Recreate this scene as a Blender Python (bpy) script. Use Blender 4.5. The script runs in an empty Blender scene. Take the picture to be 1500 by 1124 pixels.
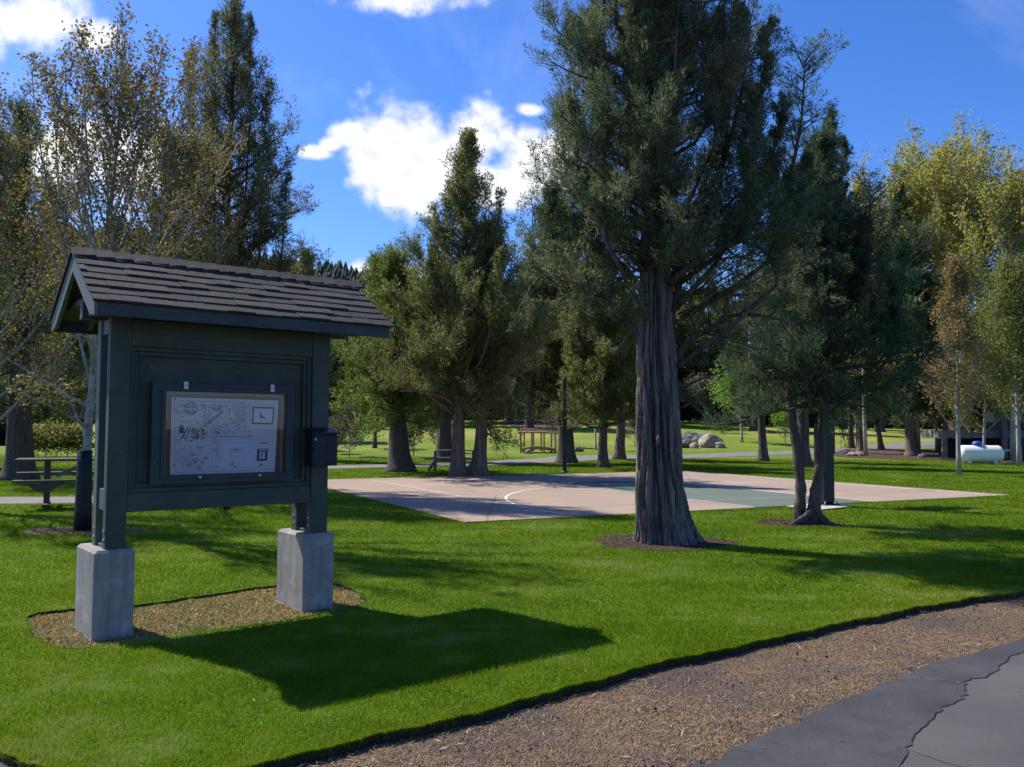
import bpy, math, random
import numpy as np
from math import radians, sin, cos, pi, tan
from mathutils import Vector, Matrix, noise as mnoise

S = bpy.context.scene
COL = S.collection
# ------------------------------------------------------------------ camera
CAM_H, FPX, PITCH, ROLL = 1.6, 1255.0, radians(2.97), radians(0.27)
Fv = Vector((0, cos(PITCH), sin(PITCH)))
U0 = Vector((0, -sin(PITCH), cos(PITCH)))
R0 = Vector((1, 0, 0))
Rv = R0*cos(ROLL) + U0*sin(ROLL)
Uv = -R0*sin(ROLL) + U0*cos(ROLL)
cam = bpy.data.cameras.new('camera')
cam.lens = FPX/1500*36.0
cam.clip_start = 0.05
cam.clip_end = 5000
cam_o = bpy.data.objects.new('camera', cam)
M = Matrix((Rv, Uv, -Fv)).transposed().to_4x4()
M.translation = (0, 0, CAM_H)
cam_o.matrix_world = M
COL.objects.link(cam_o)
S.camera = cam_o

# ------------------------------------------------------------------ light
SUN_AZ = radians(-55.5)      # from +Y, negative = to the left
SUN_EL = radians(48.0)
sd = Vector((sin(SUN_AZ)*cos(SUN_EL), cos(SUN_AZ)*cos(SUN_EL), sin(SUN_EL)))
sl = bpy.data.lights.new('sun', 'SUN')
sl.energy = 5.0
sl.angle = radians(0.5)
sl.color = (1.0, 0.945, 0.84)
so = bpy.data.objects.new('sun', sl)
so.rotation_euler = sd.to_track_quat('Z', 'Y').to_euler()
so.location = (-20, 20, 30)
COL.objects.link(so)

W = bpy.data.worlds.new('World')
S.world = W
W.use_nodes = True
wt = W.node_tree
wt.nodes.clear()

class NT:
    """tiny node-tree helper"""
    def __init__(s, tree): s.t = tree
    def n(s, typ, **kw):
        nd = s.t.nodes.new(typ)
        for k, v in kw.items():
            if k.startswith('i_'):
                key = k[2:]
                key = int(key) if key.isdigit() else key.replace('_', ' ')
                sock = nd.inputs[key]
                if isinstance(v, bpy.types.NodeSocket): s.t.links.new(v, sock)
                else: sock.default_value = v
            else: setattr(nd, k, v)
        return nd
    def link(s, a, b): s.t.links.new(a, b)
    def m(s, op, a, b=None, c=None, clamp=False):
        nd = s.t.nodes.new('ShaderNodeMath'); nd.operation = op; nd.use_clamp = clamp
        for i, v in enumerate((a, b, c)):
            if v is None: continue
            if isinstance(v, bpy.types.NodeSocket): s.t.links.new(v, nd.inputs[i])
            else: nd.inputs[i].default_value = v
        return nd.outputs[0]
    def ramp(s, fac, stops):
        nd = s.t.nodes.new('ShaderNodeValToRGB')
        s.t.links.new(fac, nd.inputs[0])
        el = nd.color_ramp.elements
        while len(el) < len(stops): el.new(0.5)
        for e, (p, c) in zip(el, stops):
            e.position = p
            e.color = (*c, 1) if len(c) == 3 else c
        return nd.outputs[0]
    def mix(s, fac, a, b, blend='MIX'):
        nd = s.t.nodes.new('ShaderNodeMix'); nd.data_type = 'RGBA'; nd.blend_type = blend
        for i, v in ((0, fac), (6, a), (7, b)):
            if isinstance(v, bpy.types.NodeSocket): s.t.links.new(v, nd.inputs[i])
            else: nd.inputs[i].default_value = v if i == 0 else ((*v, 1) if len(v) == 3 else v)
        return nd.outputs[2]
    def noise(s, vec, scale, detail=4, rough=0.55, dist=0.0, out=0):
        nd = s.t.nodes.new('ShaderNodeTexNoise')
        nd.inputs['Scale'].default_value = scale; nd.inputs['Detail'].default_value = detail
        nd.inputs['Roughness'].default_value = rough; nd.inputs['Distortion'].default_value = dist
        if vec is not None: s.t.links.new(vec, nd.inputs['Vector'])
        return nd.outputs[out]

def build_world():
    T = NT(wt)
    sky = T.n('ShaderNodeTexSky', sky_type='NISHITA')
    sky.sun_disc = False
    sky.sun_elevation = SUN_EL
    sky.sun_rotation = SUN_AZ
    sky.altitude = 900
    sky.air_density = 1.0
    sky.dust_density = 0.7
    sky.ozone_density = 3.0
    hs0 = T.n('ShaderNodeHueSaturation', i_Saturation=1.25, i_Value=1.2, i_Color=sky.outputs[0])
    hs = T.n('ShaderNodeHueSaturation', i_Saturation=1.0, i_Value=1.0, i_Color=T.mix(1.0, hs0.outputs[0], (.70, .75, 1.03), 'MULTIPLY'))
    tc = T.n('ShaderNodeTexCoord')
    sep = T.n('ShaderNodeSeparateXYZ', i_0=tc.outputs['Generated'])
    y = T.m('MAXIMUM', sep.outputs[1], 0.05)
    gx = T.m('DIVIDE', sep.outputs[0], y)
    gz = T.m('DIVIDE', sep.outputs[2], y)
    comb = T.n('ShaderNodeCombineXYZ', i_0=gx, i_1=gz)
    # cumulus groups: direction of each (tan azimuth, tan elevation) and extent
    clouds = [(-.575, .485, .085, .050), (-.500, .465, .04, .028), (-.66, .47, .08, .06),
              (-.128, .515, .10, .032),
              (-.115, .318, .105, .075), (-.045, .345, .062, .050), (.035, .312, .080, .055),
              (-.165, .325, .045, .030), (-.215, .335, .022, .013), (-.03, .285, .10, .042), (-.195, .345, .028, .020),
              (-.235, .325, .03, .014),
              (.021, .378, .023, .010),
              (-.150, .182, .056, .024), (-.12, .17, .04, .02),
              (-.56, .315, .10, .055), (-.43, .31, .085, .055), (-.36, .285, .05, .03),
              (-.145, .268, .018, .010), (-.10, .255, .016, .012), (.56, .115, .2, .04), (.45, .075, .18, .03), (.9, .35, .2, .09), (-1.1, .4, .25, .12)]
    n1 = T.noise(comb.outputs[0], 9.0, 9, 0.58)
    n1 = T.m('SUBTRACT', n1, 0.5)
    mx = None
    for cx, cz, rx, rz in clouds:
        dx = T.m('DIVIDE', T.m('SUBTRACT', gx, cx), rx)
        dz = T.m('DIVIDE', T.m('SUBTRACT', gz, cz), rz)
        ln = T.m('SQRT', T.m('ADD', T.m('MULTIPLY', dx, dx), T.m('MULTIPLY', dz, dz)))
        v = T.m('SUBTRACT', 1.0, ln)
        if rx < .024 and cz > .36: v = T.m('MULTIPLY', v, .8)
        mx = v if mx is None else T.m('SMOOTH_MAX', mx, v, 0.15)
    dens = T.m('ADD', mx, T.m('MULTIPLY', n1, 2.3))
    n2 = T.noise(comb.outputs[0], 45.0, 5, 0.6)
    dens = T.m('ADD', dens, T.m('MULTIPLY', T.m('SUBTRACT', n2, 0.5), 0.5))
    mask = T.n('ShaderNodeMapRange', interpolation_type='SMOOTHSTEP', i_Value=dens)
    mask.inputs['From Min'].default_value = 0.0
    mask.inputs['From Max'].default_value = 0.62
    # grey bellies and billows of the clouds
    off = T.n('ShaderNodeVectorMath', operation='ADD', i_0=comb.outputs[0]); off.inputs[1].default_value = (-.010, .016, 0)
    n3 = T.noise(off.outputs[0], 9.0, 9, 0.58)
    rel = T.m('SUBTRACT', n3, T.m('ADD', n1, 0.5))
    sh = T.m('ADD', T.m('MULTIPLY', rel, -3.2), 0.62, clamp=True)
    sh = T.m('SUBTRACT', sh, T.m('MULTIPLY', T.m('MAXIMUM', T.m('SUBTRACT', dens, .55), 0.0), 0.35), clamp=True)
    ccol = T.mix(sh, (4.7, 5.1, 5.9), (8.1, 8.0, 7.9))
    up = T.m('GREATER_THAN', sep.outputs[1], 0.06)
    hz = T.m('GREATER_THAN', sep.outputs[2], 0.0)
    fac = T.m('MULTIPLY', T.m('MULTIPLY', mask.outputs[0], up), hz)
    # thin high veil
    veil = T.noise(comb.outputs[0], 3.0, 6, 0.6, 0.6)
    vf = T.m('MULTIPLY', T.m('SUBTRACT', veil, 0.5, clamp=True), 0.9)
    vf = T.m('MULTIPLY', vf, up)
    base = T.mix(vf, hs.outputs[0], (6, 6.6, 7.6))
    col = T.mix(fac, base, ccol)
    bg = T.n('ShaderNodeBackground', i_Color=col, i_Strength=0.112)
    out = T.n('ShaderNodeOutputWorld', i_Surface=bg.outputs[0])
build_world()

S.view_settings.view_transform = 'Standard'
S.view_settings.look = 'None'
S.view_settings.exposure = 0.52
S.view_settings.gamma = 1.0
S.view_settings.use_curve_mapping = False
S.render.engine = 'CYCLES'
S.cycles.use_denoising = True
S.cycles.max_bounces = 5
S.cycles.diffuse_bounces = 3
S.cycles.glossy_bounces = 2
S.cycles.transmission_bounces = 3
S.cycles.transparent_max_bounces = 6

# ------------------------------------------------------------------ terrain
def hgt(x, y):
    t = np.clip((np.asarray(y, float) - 42)/70.0, 0, 1)
    return 2.35*(t*t*(3-2*t))*(0.9 + 0.25*np.sin(np.asarray(x, float)*.06+1)) + np.where(t > 0, .12*t*np.sin(np.asarray(x, float)*.21)*np.sin(np.asarray(y, float)*.17), 0)

def at(px, py, z=None):
    """ground point seen at photo pixel (px, py)"""
    d = Fv*FPX + Rv*(px-750) + Uv*(562-py)
    zz = 0.0 if z is None else z
    for _ in range(40):
        t = (zz - CAM_H)/d.z
        if t < 0: t = 200/ d.y
        x, y = d.x*t, d.y*t
        if z is not None: break
        zn = float(hgt(x, y))
        if abs(zn-zz) < 1e-4: break
        zz = zz*.6 + zn*.4
    return Vector((x, y, zz))

def at_dist(px, Y):
    d = Fv*FPX + Rv*(px-750) + Uv*(-78)
    x = d.x/d.y*Y
    return Vector((x, Y, float(hgt(x, Y))))

def top_z(py, Y):
    return CAM_H + (627-py)/FPX*Y

# ------------------------------------------------------------------ mesh helpers
def link(o, parent=None):
    COL.objects.link(o)
    if parent is not None: o.parent = parent
    return o

def tag(o, label=None, cat=None, group=None, kind=None):
    if label: o['label'] = label
    if cat: o['category'] = cat
    if group: o['group'] = group
    if kind: o['kind'] = kind
    return o

def empty(name, loc, rz=0, label=None, cat=None, group=None):
    o = bpy.data.objects.new(name, None)
    o.location = loc
    o.rotation_euler = (0, 0, rz)
    o.empty_display_size = .1
    COL.objects.link(o)
    return tag(o, label, cat, group)

def obj_arrays(name, V, F, mat, parent=None, smooth=False):
    V = np.asarray(V, dtype=np.float32); F = np.asarray(F, dtype=np.int32)
    me = bpy.data.meshes.new(name)
    k = F.shape[1]
    me.vertices.add(len(V)); me.vertices.foreach_set('co', V.ravel())
    me.loops.add(F.size); me.loops.foreach_set('vertex_index', F.ravel())
    me.polygons.add(len(F))
    me.polygons.foreach_set('loop_start', np.arange(0, F.size, k, dtype=np.int32))
    try: me.polygons.foreach_set('loop_total', np.full(len(F), k, dtype=np.int32))
    except Exception: pass
    if smooth: me.polygons.foreach_set('use_smooth', np.ones(len(F), dtype=bool))
    me.update(calc_edges=True)
    if mat: me.materials.append(mat)
    return link(bpy.data.objects.new(name, me), parent)

class MB:
    """collects polygons, built as one mesh object"""
    def __init__(s): s.v = []; s.f = []
    def add(s, vs, fs):
        b = len(s.v); s.v += [tuple(v) for v in vs]; s.f += [tuple(i+b for i in f) for f in fs]
        return s
    def box(s, x0, x1, y0, y1, z0, z1, c=0.0):
        if c <= 0:
            v = [(x, y, z) for z in (z0, z1) for y in (y0, y1) for x in (x0, x1)]
            return s.add(v, [(0, 2, 3, 1), (4, 5, 7, 6), (0, 1, 5, 4), (2, 6, 7, 3), (0, 4, 6, 2), (1, 3, 7, 5)])
        c = min(c, (x1-x0)*.45, (y1-y0)*.45, (z1-z0)*.45)
        rings = []
        for z, k in ((z0, c), (z0+c, 0), (z1-c, 0), (z1, c)):
            a0, a1, b0, b1 = x0+k, x1-k, y0+k, y1-k
            q = c*.6 if k == 0 else c*.3
            rings.append([(a0+q, b0, z), (a1-q, b0, z), (a1, b0+q, z), (a1, b1-q, z), (a1-q, b1, z), (a0+q, b1, z), (a0, b1-q, z), (a0, b0+q, z)])
        v = sum(rings, [])
        f = [tuple(range(7, -1, -1)), tuple(range(24, 32))]
        for r in range(3):
            for i in range(8):
                j = (i+1) % 8
                f.append((r*8+i, r*8+j, r*8+8+j, r*8+8+i))
        return s.add(v, f)
    def bar(s, a, b, w, h, up=(0, 0, 1)):
        """box beam from a to b, width w, height h"""
        a, b = Vector(a), Vector(b)
        d = (b-a).normalized(); u = Vector(up)
        sx = d.cross(u).normalized(); uz = sx.cross(d).normalized()
        v = [p + sx*i*w/2 + uz*j*h/2 for p in (a, b) for (i, j) in ((-1, -1), (1, -1), (1, 1), (-1, 1))]
        return s.add(v, [(3, 2, 1, 0), (4, 5, 6, 7), (0, 1, 5, 4), (1, 2, 6, 5), (2, 3, 7, 6), (3, 0, 4, 7)])
    def tube(s, pts, rad, n=8, cap=True):
        P = [Vector(p) for p in pts]
        if not hasattr(rad, '__len__'): rad = [rad]*len(P)
        vs = []
        for i, p in enumerate(P):
            d = (P[min(i+1, len(P)-1)] - P[max(i-1, 0)]).normalized()
            a = Vector((0, 0, 1)) if abs(d.z) < .9 else Vector((1, 0, 0))
            x = d.cross(a).normalized(); y = d.cross(x)
            for k in range(n):
                t = 2*pi*k/n
                vs.append(p + (x*cos(t)+y*sin(t))*rad[i])
        fs = []
        for i in range(len(P)-1):
            for k in range(n):
                j = (k+1) % n
                fs.append((i*n+k, i*n+j, i*n+n+j, i*n+n+k))
        if cap:
            fs.append(tuple(range(n-1, -1, -1))); fs.append(tuple(range((len(P)-1)*n, len(P)*n)))
        return s.add(vs, fs)
    def lathe(s, prof, n=24, cx=0, cy=0):
        vs = [(cx+r*cos(2*pi*k/n), cy+r*sin(2*pi*k/n), z) for r, z in prof for k in range(n)]
        fs = []
        for i in range(len(prof)-1):
            for k in range(n):
                j = (k+1) % n
                fs.append((i*n+k, i*n+j, i*n+n+j, i*n+n+k))
        fs.append(tuple(range(n-1, -1, -1))); fs.append(tuple(range((len(prof)-1)*n, len(prof)*n)))
        return s.add(vs, fs)
    def prism(s, poly, ax, a0, a1):
        """poly in the plane normal to axis ax, extruded a0..a1"""
        def P(p, a):
            q = list(p); q.insert(ax, a); return tuple(q)
        n = len(poly)
        v = [P(p, a0) for p in poly] + [P(p, a1) for p in poly]
        f = [tuple(range(n-1, -1, -1)), tuple(range(n, 2*n))]
        f += [(i, (i+1) % n, n+(i+1) % n, n+i) for i in range(n)]
        return s.add(v, f)
    def build(s, name, mat, parent=None, smooth=False, bevel=0):
        me = bpy.data.meshes.new(name)
        me.from_pydata(s.v, [], s.f)
        import bmesh
        bm = bmesh.new(); bm.from_mesh(me); bmesh.ops.recalc_face_normals(bm, faces=bm.faces[:]); bm.to_mesh(me); bm.free()
        for p in me.polygons: p.use_smooth = smooth
        for m in (mat if isinstance(mat, (list, tuple)) else [mat]): me.materials.append(m)
        o = link(bpy.data.objects.new(name, me), parent)
        if bevel:
            b = o.modifiers.new('bevel', 'BEVEL'); b.width = bevel; b.segments = 2; b.limit_method = 'ANGLE'
        return o

# ------------------------------------------------------------------ materials
def material(name, fn):
    m = bpy.data.materials.new(name); m.use_nodes = True
    t = m.node_tree; t.nodes.clear()
    T = NT(t); out = T.n('ShaderNodeOutputMaterial')
    fn(T, out)
    return m

def princ(T, out, col, rough=0.8, bump=None, bstr=0.3, bdist=0.02, spec=0.3, metal=0.0):
    p = T.n('ShaderNodeBsdfPrincipled')
    if isinstance(col, bpy.types.NodeSocket): T.link(col, p.inputs['Base Color'])
    else: p.inputs['Base Color'].default_value = (*col, 1)
    if isinstance(rough, bpy.types.NodeSocket): T.link(rough, p.inputs['Roughness'])
    else: p.inputs['Roughness'].default_value = rough
    p.inputs['Specular IOR Level'].default_value = spec
    p.inputs['Metallic'].default_value = metal
    if bump is not None:
        b = T.n('ShaderNodeBump', i_Strength=bstr, i_Distance=bdist, i_Height=bump)
        T.link(b.outputs[0], p.inputs['Normal'])
    T.link(p.outputs[0], out.inputs[0])
    return p

def pos(T): return T.n('ShaderNodeNewGeometry').outputs['Position']
def objc(T): return T.n('ShaderNodeTexCoord').outputs['Object']

def paint(name, c, rough=0.55, var=0.25, grime=0.0):
    def f(T, out):
        o = objc(T)
        n = T.noise(o, 2.2, 5, 0.6)
        c1 = tuple(x*(1-var) for x in c); c2 = tuple(min(1, x*(1+var)) for x in c)
        col = T.ramp(n, [(.3, c1), (.7, c2)])
        mp = T.n('ShaderNodeMapping', i_Vector=o); mp.inputs['Scale'].default_value = (4, 60, 110)
        g = T.noise(mp.outputs[0], 1.0, 5, 0.65)
        fade = T.noise(o, 5.5, 6, .7)
        col = T.mix(T.m('MULTIPLY', T.m('SUBTRACT', g, .5, clamp=True), 1.6, clamp=True), col, tuple(min(1, x*1.7+.004) for x in c))
        col = T.mix(T.m('MULTIPLY', T.m('SUBTRACT', fade, .56, clamp=True), 2.2, clamp=True), col, tuple(min(1, x*1.9+.012) for x in c))
        spots = T.noise(o, 55, 2, .5)
        col = T.mix(T.m('MULTIPLY', T.m('GREATER_THAN', spots, .70), .35), col, (.22, .22, .2))
        princ(T, out, col, rough, g, 0.3, 0.008, spec=.35)
    return material(name, f)

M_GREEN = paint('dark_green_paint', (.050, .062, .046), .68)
M_GREEN2 = paint('blue_green_paint', (.030, .045, .040), .6)
M_GREENLIT = paint('sunlit_green_paint', (.085, .105, .088), .6, .12)  # kiosk green lightened: sunlight on its left end put into the colour
M_BLACK = paint('black_coating', (.009, .010, .013), .5, .1)
M_STEEL = material('zinc_plate', lambda T, o: princ(T, o, (.45, .45, .44), .45, metal=.6))
M_WHITE = paint('white_enamel', (.80, .79, .76), .4, .04)
M_BLUE = paint('blue_plastic', (.02, .07, .42), .4, .1)
M_BROWNW = paint('brown_stained_planks', (.085, .058, .045), .7)
M_GREYW = paint('weathered_grey_planks', (.16, .145, .13), .8)
M_TANW = paint('tan_peeled_timber', (.36, .23, .10), .7)
M_INK = material('ink', lambda T, o: princ(T, o, (.05, .055, .08), .8))
M_INKL = material('pale_ink', lambda T, o: princ(T, o, (.22, .24, .30), .8))
M_NAVY = material('navy_ink', lambda T, o: princ(T, o, (.012, .016, .05), .6))
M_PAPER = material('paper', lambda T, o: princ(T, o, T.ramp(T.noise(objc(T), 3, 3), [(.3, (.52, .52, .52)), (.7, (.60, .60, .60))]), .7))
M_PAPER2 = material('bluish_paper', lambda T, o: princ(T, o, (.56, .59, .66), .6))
M_YEL = material('yellow_ink', lambda T, o: princ(T, o, (.5, .42, .12), .8))

def f_concrete(T, out):
    o = objc(T)
    a = T.noise(o, 3.0, 6, .6); b = T.noise(o, 60, 3, .6); v = T.n('ShaderNodeTexVoronoi', i_Vector=o, i_Scale=38.0)
    mp = T.n('ShaderNodeMapping', i_Vector=o); mp.inputs['Scale'].default_value = (14, 14, 1.2)
    st = T.noise(mp.outputs[0], 1, 4, .6)
    col = T.ramp(a, [(.25, (.21, .197, .178)), (.55, (.30, .282, .255)), (.8, (.37, .35, .32))])
    col = T.mix(T.m('MULTIPLY', T.m('SUBTRACT', st, .45, clamp=True), 2.4, clamp=True), col, (.15, .145, .13))
    bl = T.noise(o, 7.0, 6, .7, .5)
    col = T.mix(T.m('MULTIPLY', T.m('SUBTRACT', bl, .54, clamp=True), 4.0, clamp=True), col, (.44, .43, .41))
    pit = T.m('LESS_THAN', v.outputs['Distance'], .10)
    col = T.mix(T.m('MULTIPLY', pit, .5), col, (.12, .12, .115))
    h = T.m('SUBTRACT', b, pit)
    princ(T, out, col, .9, h, .35, .006)
M_CONC = material('cast_concrete', f_concrete)

def f_shingle(T, out):
    o = objc(T)
    r = T.n('ShaderNodeNewGeometry').outputs['Random Per Island']
    n = T.noise(o, 160, 3, .7)
    col = T.ramp(r, [(0, (.034, .034, .032)), (.5, (.047, .046, .043)), (1, (.062, .061, .057))])
    col = T.mix(T.m('MULTIPLY', n, .6), col, (.015, .014, .016), 'MIX')
    w = T.noise(o, 9, 4, .6)
    col = T.mix(T.m('MULTIPLY', T.m('SUBTRACT', w, .56, clamp=True), 1.4), col, (.16, .155, .15))
    princ(T, out, col, .92, n, .7, .004)
M_SHING = material('asphalt_shingle', f_shingle)
M_CORK = material('cork_board', lambda T, o: princ(T, o, T.ramp(T.noise(objc(T), 90, 4, .7), [(.3, (.20, .12, .07)), (.7, (.30, .20, .12))]), .9))

def f_glass(T, out):
    g = T.n('ShaderNodeBsdfGlossy', i_Roughness=.03); g.inputs[0].default_value = (1, 1, 1, 1)
    t = T.n('ShaderNodeBsdfTransparent'); t.inputs[0].default_value = (.95, .96, .97, 1)
    fr = T.n('ShaderNodeFresnel', i_IOR=1.35)
    m = T.n('ShaderNodeMixShader', i_0=T.m('MULTIPLY', fr.outputs[0], .9), i_1=t.outputs[0], i_2=g.outputs[0])
    T.link(m.outputs[0], out.inputs[0])
M_GLASS = material('acrylic_pane', f_glass)

def f_lawn(T, out):
    p = pos(T)
    a = T.noise(p, .35, 5, .6); b = T.noise(p, 2.2, 4, .6); c = T.noise(p, 28, 3, .7); d = T.noise(p, .05, 3, .5)
    col = T.ramp(a, [(.30, (.075, .160, .006)), (.5, (.115, .205, .010)), (.68, (.200, .260, .030))])
    col = T.mix(T.m('MULTIPLY', T.m('SUBTRACT', b, .5, clamp=True), 1.6), col, (.150, .210, .035))
    col = T.mix(T.m('MULTIPLY', c, .55), col, (.030, .080, .008))
    sepp = T.n('ShaderNodeSeparateXYZ', i_0=p)
    far = T.n('ShaderNodeMapRange', i_Value=sepp.outputs[1]); far.inputs['From Min'].default_value = 38; far.inputs['From Max'].default_value = 75
    dry = T.m('MULTIPLY', far.outputs[0], T.m('MULTIPLY', T.m('SUBTRACT', T.noise(p, .09, 4, .6), .44, clamp=True), 5.0, clamp=True))
    col = T.mix(T.m('MULTIPLY', far.outputs[0], .5), col, (.21, .27, .03))
    col = T.mix(T.m('MULTIPLY', dry, .8), col, (.36, .31, .10))
    princ(T, out, col, .9, c, .9, .05, spec=.15)
M_LAWN = material('mown_lawn', f_lawn)

def f_blade(T, out):
    p = pos(T)
    r = T.noise(p, 70, 1, .5)
    a = T.noise(p, .55, 5, .6); b = T.noise(p, 3.0, 4, .65)
    mp = T.n('ShaderNodeMapping', i_Vector=p); mp.inputs['Rotation'].default_value = (0, 0, .5); mp.inputs['Scale'].default_value = (.55, 1.7, 1)
    st = T.noise(mp.outputs[0], 1.1, 4, .6)
    f0 = T.m('ADD', T.m('ADD', T.m('MULTIPLY', a, .45), T.m('MULTIPLY', b, .25)), T.m('MULTIPLY', st, .30))
    col = T.ramp(f0, [(.415, (.075, .138, .002)), (.48, (.135, .205, .004)), (.53, (.205, .262, .012)), (.59, (.360, .375, .095))])
    col = T.mix(T.m('MULTIPLY', T.m('SUBTRACT', r, .55, clamp=True), 2.0), col, (.30, .36, .08))
    d = T.n('ShaderNodeBsdfPrincipled', i_Base_Color=col, i_Roughness=.55); d.inputs['Specular IOR Level'].default_value = .05
    t = T.n('ShaderNodeBsdfTranslucent', i_Color=T.mix(.5, col, (.16, .28, .01)))
    m = T.n('ShaderNodeMixShader', i_0=.42, i_1=d.outputs[0], i_2=t.outputs[0])
    T.link(m.outputs[0], out.inputs[0])
M_BLADE = material('grass_blade', f_blade)

def f_gravel(T, out):
    p = pos(T)
    v = T.n('ShaderNodeTexVoronoi', i_Vector=p, i_Scale=85.0, feature='F1')
    v2 = T.n('ShaderNodeTexVoronoi', i_Vector=p, i_Scale=34.0, feature='F1')
    a = T.noise(p, 1.1, 5, .65); b = T.noise(p, 12, 4, .7)
    col = T.ramp(v.outputs['Color'], [(.1, (.032, .026, .026)), (.5, (.075, .060, .055)), (.9, (.14, .11, .09))])
    col2 = T.ramp(b, [(.3, (.080, .050, .030)), (.7, (.27, .175, .095))])
    mp = T.ramp(a, [(.36, (.15, .15, .15)), (.58, (1, 1, 1))])
    col = T.mix(T.m('MULTIPLY', mp, .85), col, col2)
    h = T.m('ADD', T.m('MULTIPLY', v.outputs['Distance'], -1), T.m('MULTIPLY', v2.outputs['Distance'], -1.2))
    princ(T, out, col, .95, h, .9, .015)
M_GRAVEL = material('gravel_and_thatch', f_gravel)

def f_chip(T, out):
    r = T.n('ShaderNodeNewGeometry').outputs['Random Per Island']
    col = T.ramp(r, [(0, (.030, .024, .025)), (.5, (.080, .060, .053)), (.8, (.15, .108, .080)), (1, (.33, .25, .17))])
    a_ = T.noise(pos(T), .8, 6, .65)
    col = T.mix(T.ramp(a_, [(.45, (0, 0, 0)), (.62, (.75, .75, .75))]), col, T.ramp(r, [(0, (.06, .038, .024)), (.6, (.16, .10, .055)), (1, (.38, .25, .12))]))
    tone = T.ramp(T.noise(pos(T), 1.9, 6, .72), [(.40, (.30, .27, .26)), (.5, (.75, .64, .54)), (.62, (1.3, 1.08, .82))])
    col = T.mix(1.0, col, tone, 'MULTIPLY')
    princ(T, out, col, .9)
M_CHIP = material('stone_chip', f_chip)
def f_straw(T, out):
    r = T.n('ShaderNodeNewGeometry').outputs['Random Per Island']
    col = T.ramp(r, [(0, (.12, .07, .035)), (.5, (.27, .175, .085)), (.92, (.42, .31, .17)), (1, (.62, .52, .36))])
    princ(T, out, col, .8)
M_STRAW = material('dry_straw', f_straw)
def f_mulchch(T, out):
    r_ = T.n('ShaderNodeNewGeometry').outputs['Random Per Island']
    princ(T, out, T.ramp(r_, [(0, (.025, .018, .014)), (.6, (.085, .052, .034)), (1, (.20, .13, .08))]), .9)
M_MULCHCH = material('mulch_chip', f_mulchch)
def f_moss(T, out):
    p = pos(T); a = T.noise(p, 5, 5, .65); b = T.noise(p, 60, 3, .7)
    col = T.ramp(a, [(.32, (.085, .072, .022)), (.5, (.21, .165, .06)), (.66, (.33, .17, .035)), (.8, (.12, .14, .03))])
    col = T.mix(T.m('MULTIPLY', b, .5), col, (.05, .035, .02))
    princ(T, out, col, .95, T.noise(p, 40, 4, .7), 1.0, .04)
M_MOSS = material('dry_moss', f_moss)
def f_mossch(T, out):
    r = T.n('ShaderNodeNewGeometry').outputs['Random Per Island']
    a = T.noise(pos(T), 4.5, 3, .6)
    col = T.ramp(r, [(0, (.12, .13, .03)), (.5, (.36, .30, .09)), (1, (.62, .50, .22))])
    col = T.mix(T.m('MULTIPLY', T.m('SUBTRACT', a, .55, clamp=True), 5, clamp=True), col, (.55, .26, .03))
    princ(T, out, col, .9)
M_MOSSCH = material('moss_tuft', f_mossch)
def f_mulch(T, out):
    p = pos(T); a = T.noise(p, 6, 5, .65); b = T.noise(p, 45, 3, .7)
    col = T.ramp(a, [(.3, (.055, .038, .028)), (.7, (.15, .095, .06))])
    col = T.mix(T.m('MULTIPLY', b, .6), col, (.03, .02, .015))
    princ(T, out, col, .95, b, 1, .03)
M_MULCH = material('bark_mulch', f_mulch)
M_SOIL = material('cut_soil', lambda T, o: princ(T, o, T.ramp(T.noise(pos(T), 30, 4, .7), [(.3, (.012, .010, .007)), (.7, (.035, .03, .018))]), .95))

def f_asph(T, out):
    p = pos(T)
    a = T.noise(p, .8, 5, .6); v = T.n('ShaderNodeTexVoronoi', i_Vector=p, i_Scale=130.0); g = T.noise(p, 200, 2, .6)
    col = T.ramp(a, [(.35, (.062, .058, .060)), (.65, (.100, .092, .092))])
    col = T.mix(T.m('MULTIPLY', T.m('LESS_THAN', v.outputs['Distance'], .25), .3), col, (.17, .16, .155))
    w = T.n('ShaderNodeTexVoronoi', feature='DISTANCE_TO_EDGE', i_Scale=.42, i_Vector=T.mix(.13, p, T.noise(p, 2.6, 4, .6, out=1)))
    crack = T.m('LESS_THAN', w.outputs['Distance'], .0022)
    col = T.mix(T.m('MULTIPLY', crack, .8), col, (.012, .012, .012))
    princ(T, out, col, .88, T.m('SUBTRACT', g, T.m('MULTIPLY', crack, 2)), .35, .006)
M_ASPH = material('asphalt', f_asph)
def f_asph2(T, out):
    p = pos(T)
    a = T.noise(p, 1.6, 6, .7); g = T.noise(p, 160, 3, .7); v = T.n('ShaderNodeTexVoronoi', i_Vector=p, i_Scale=110.0)
    col = T.ramp(a, [(.35, (.034, .033, .038)), (.65, (.066, .063, .068))])
    col = T.mix(T.m('MULTIPLY', T.m('LESS_THAN', v.outputs['Distance'], .22), .5), col, (.15, .14, .14))
    princ(T, out, col, .85, g, .3, .005)
M_ASPH2 = material('newer_asphalt', f_asph2)
M_CRACK = material('crack_gap', lambda T, o: princ(T, o, (.026, .025, .026), .95))
M_PATHG = material('old_path_asphalt', lambda T, o: princ(T, o, T.ramp(T.noise(pos(T), 1.5, 5, .6), [(.3, (.15, .135, .135)), (.7, (.21, .19, .185))]), .9))

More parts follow.
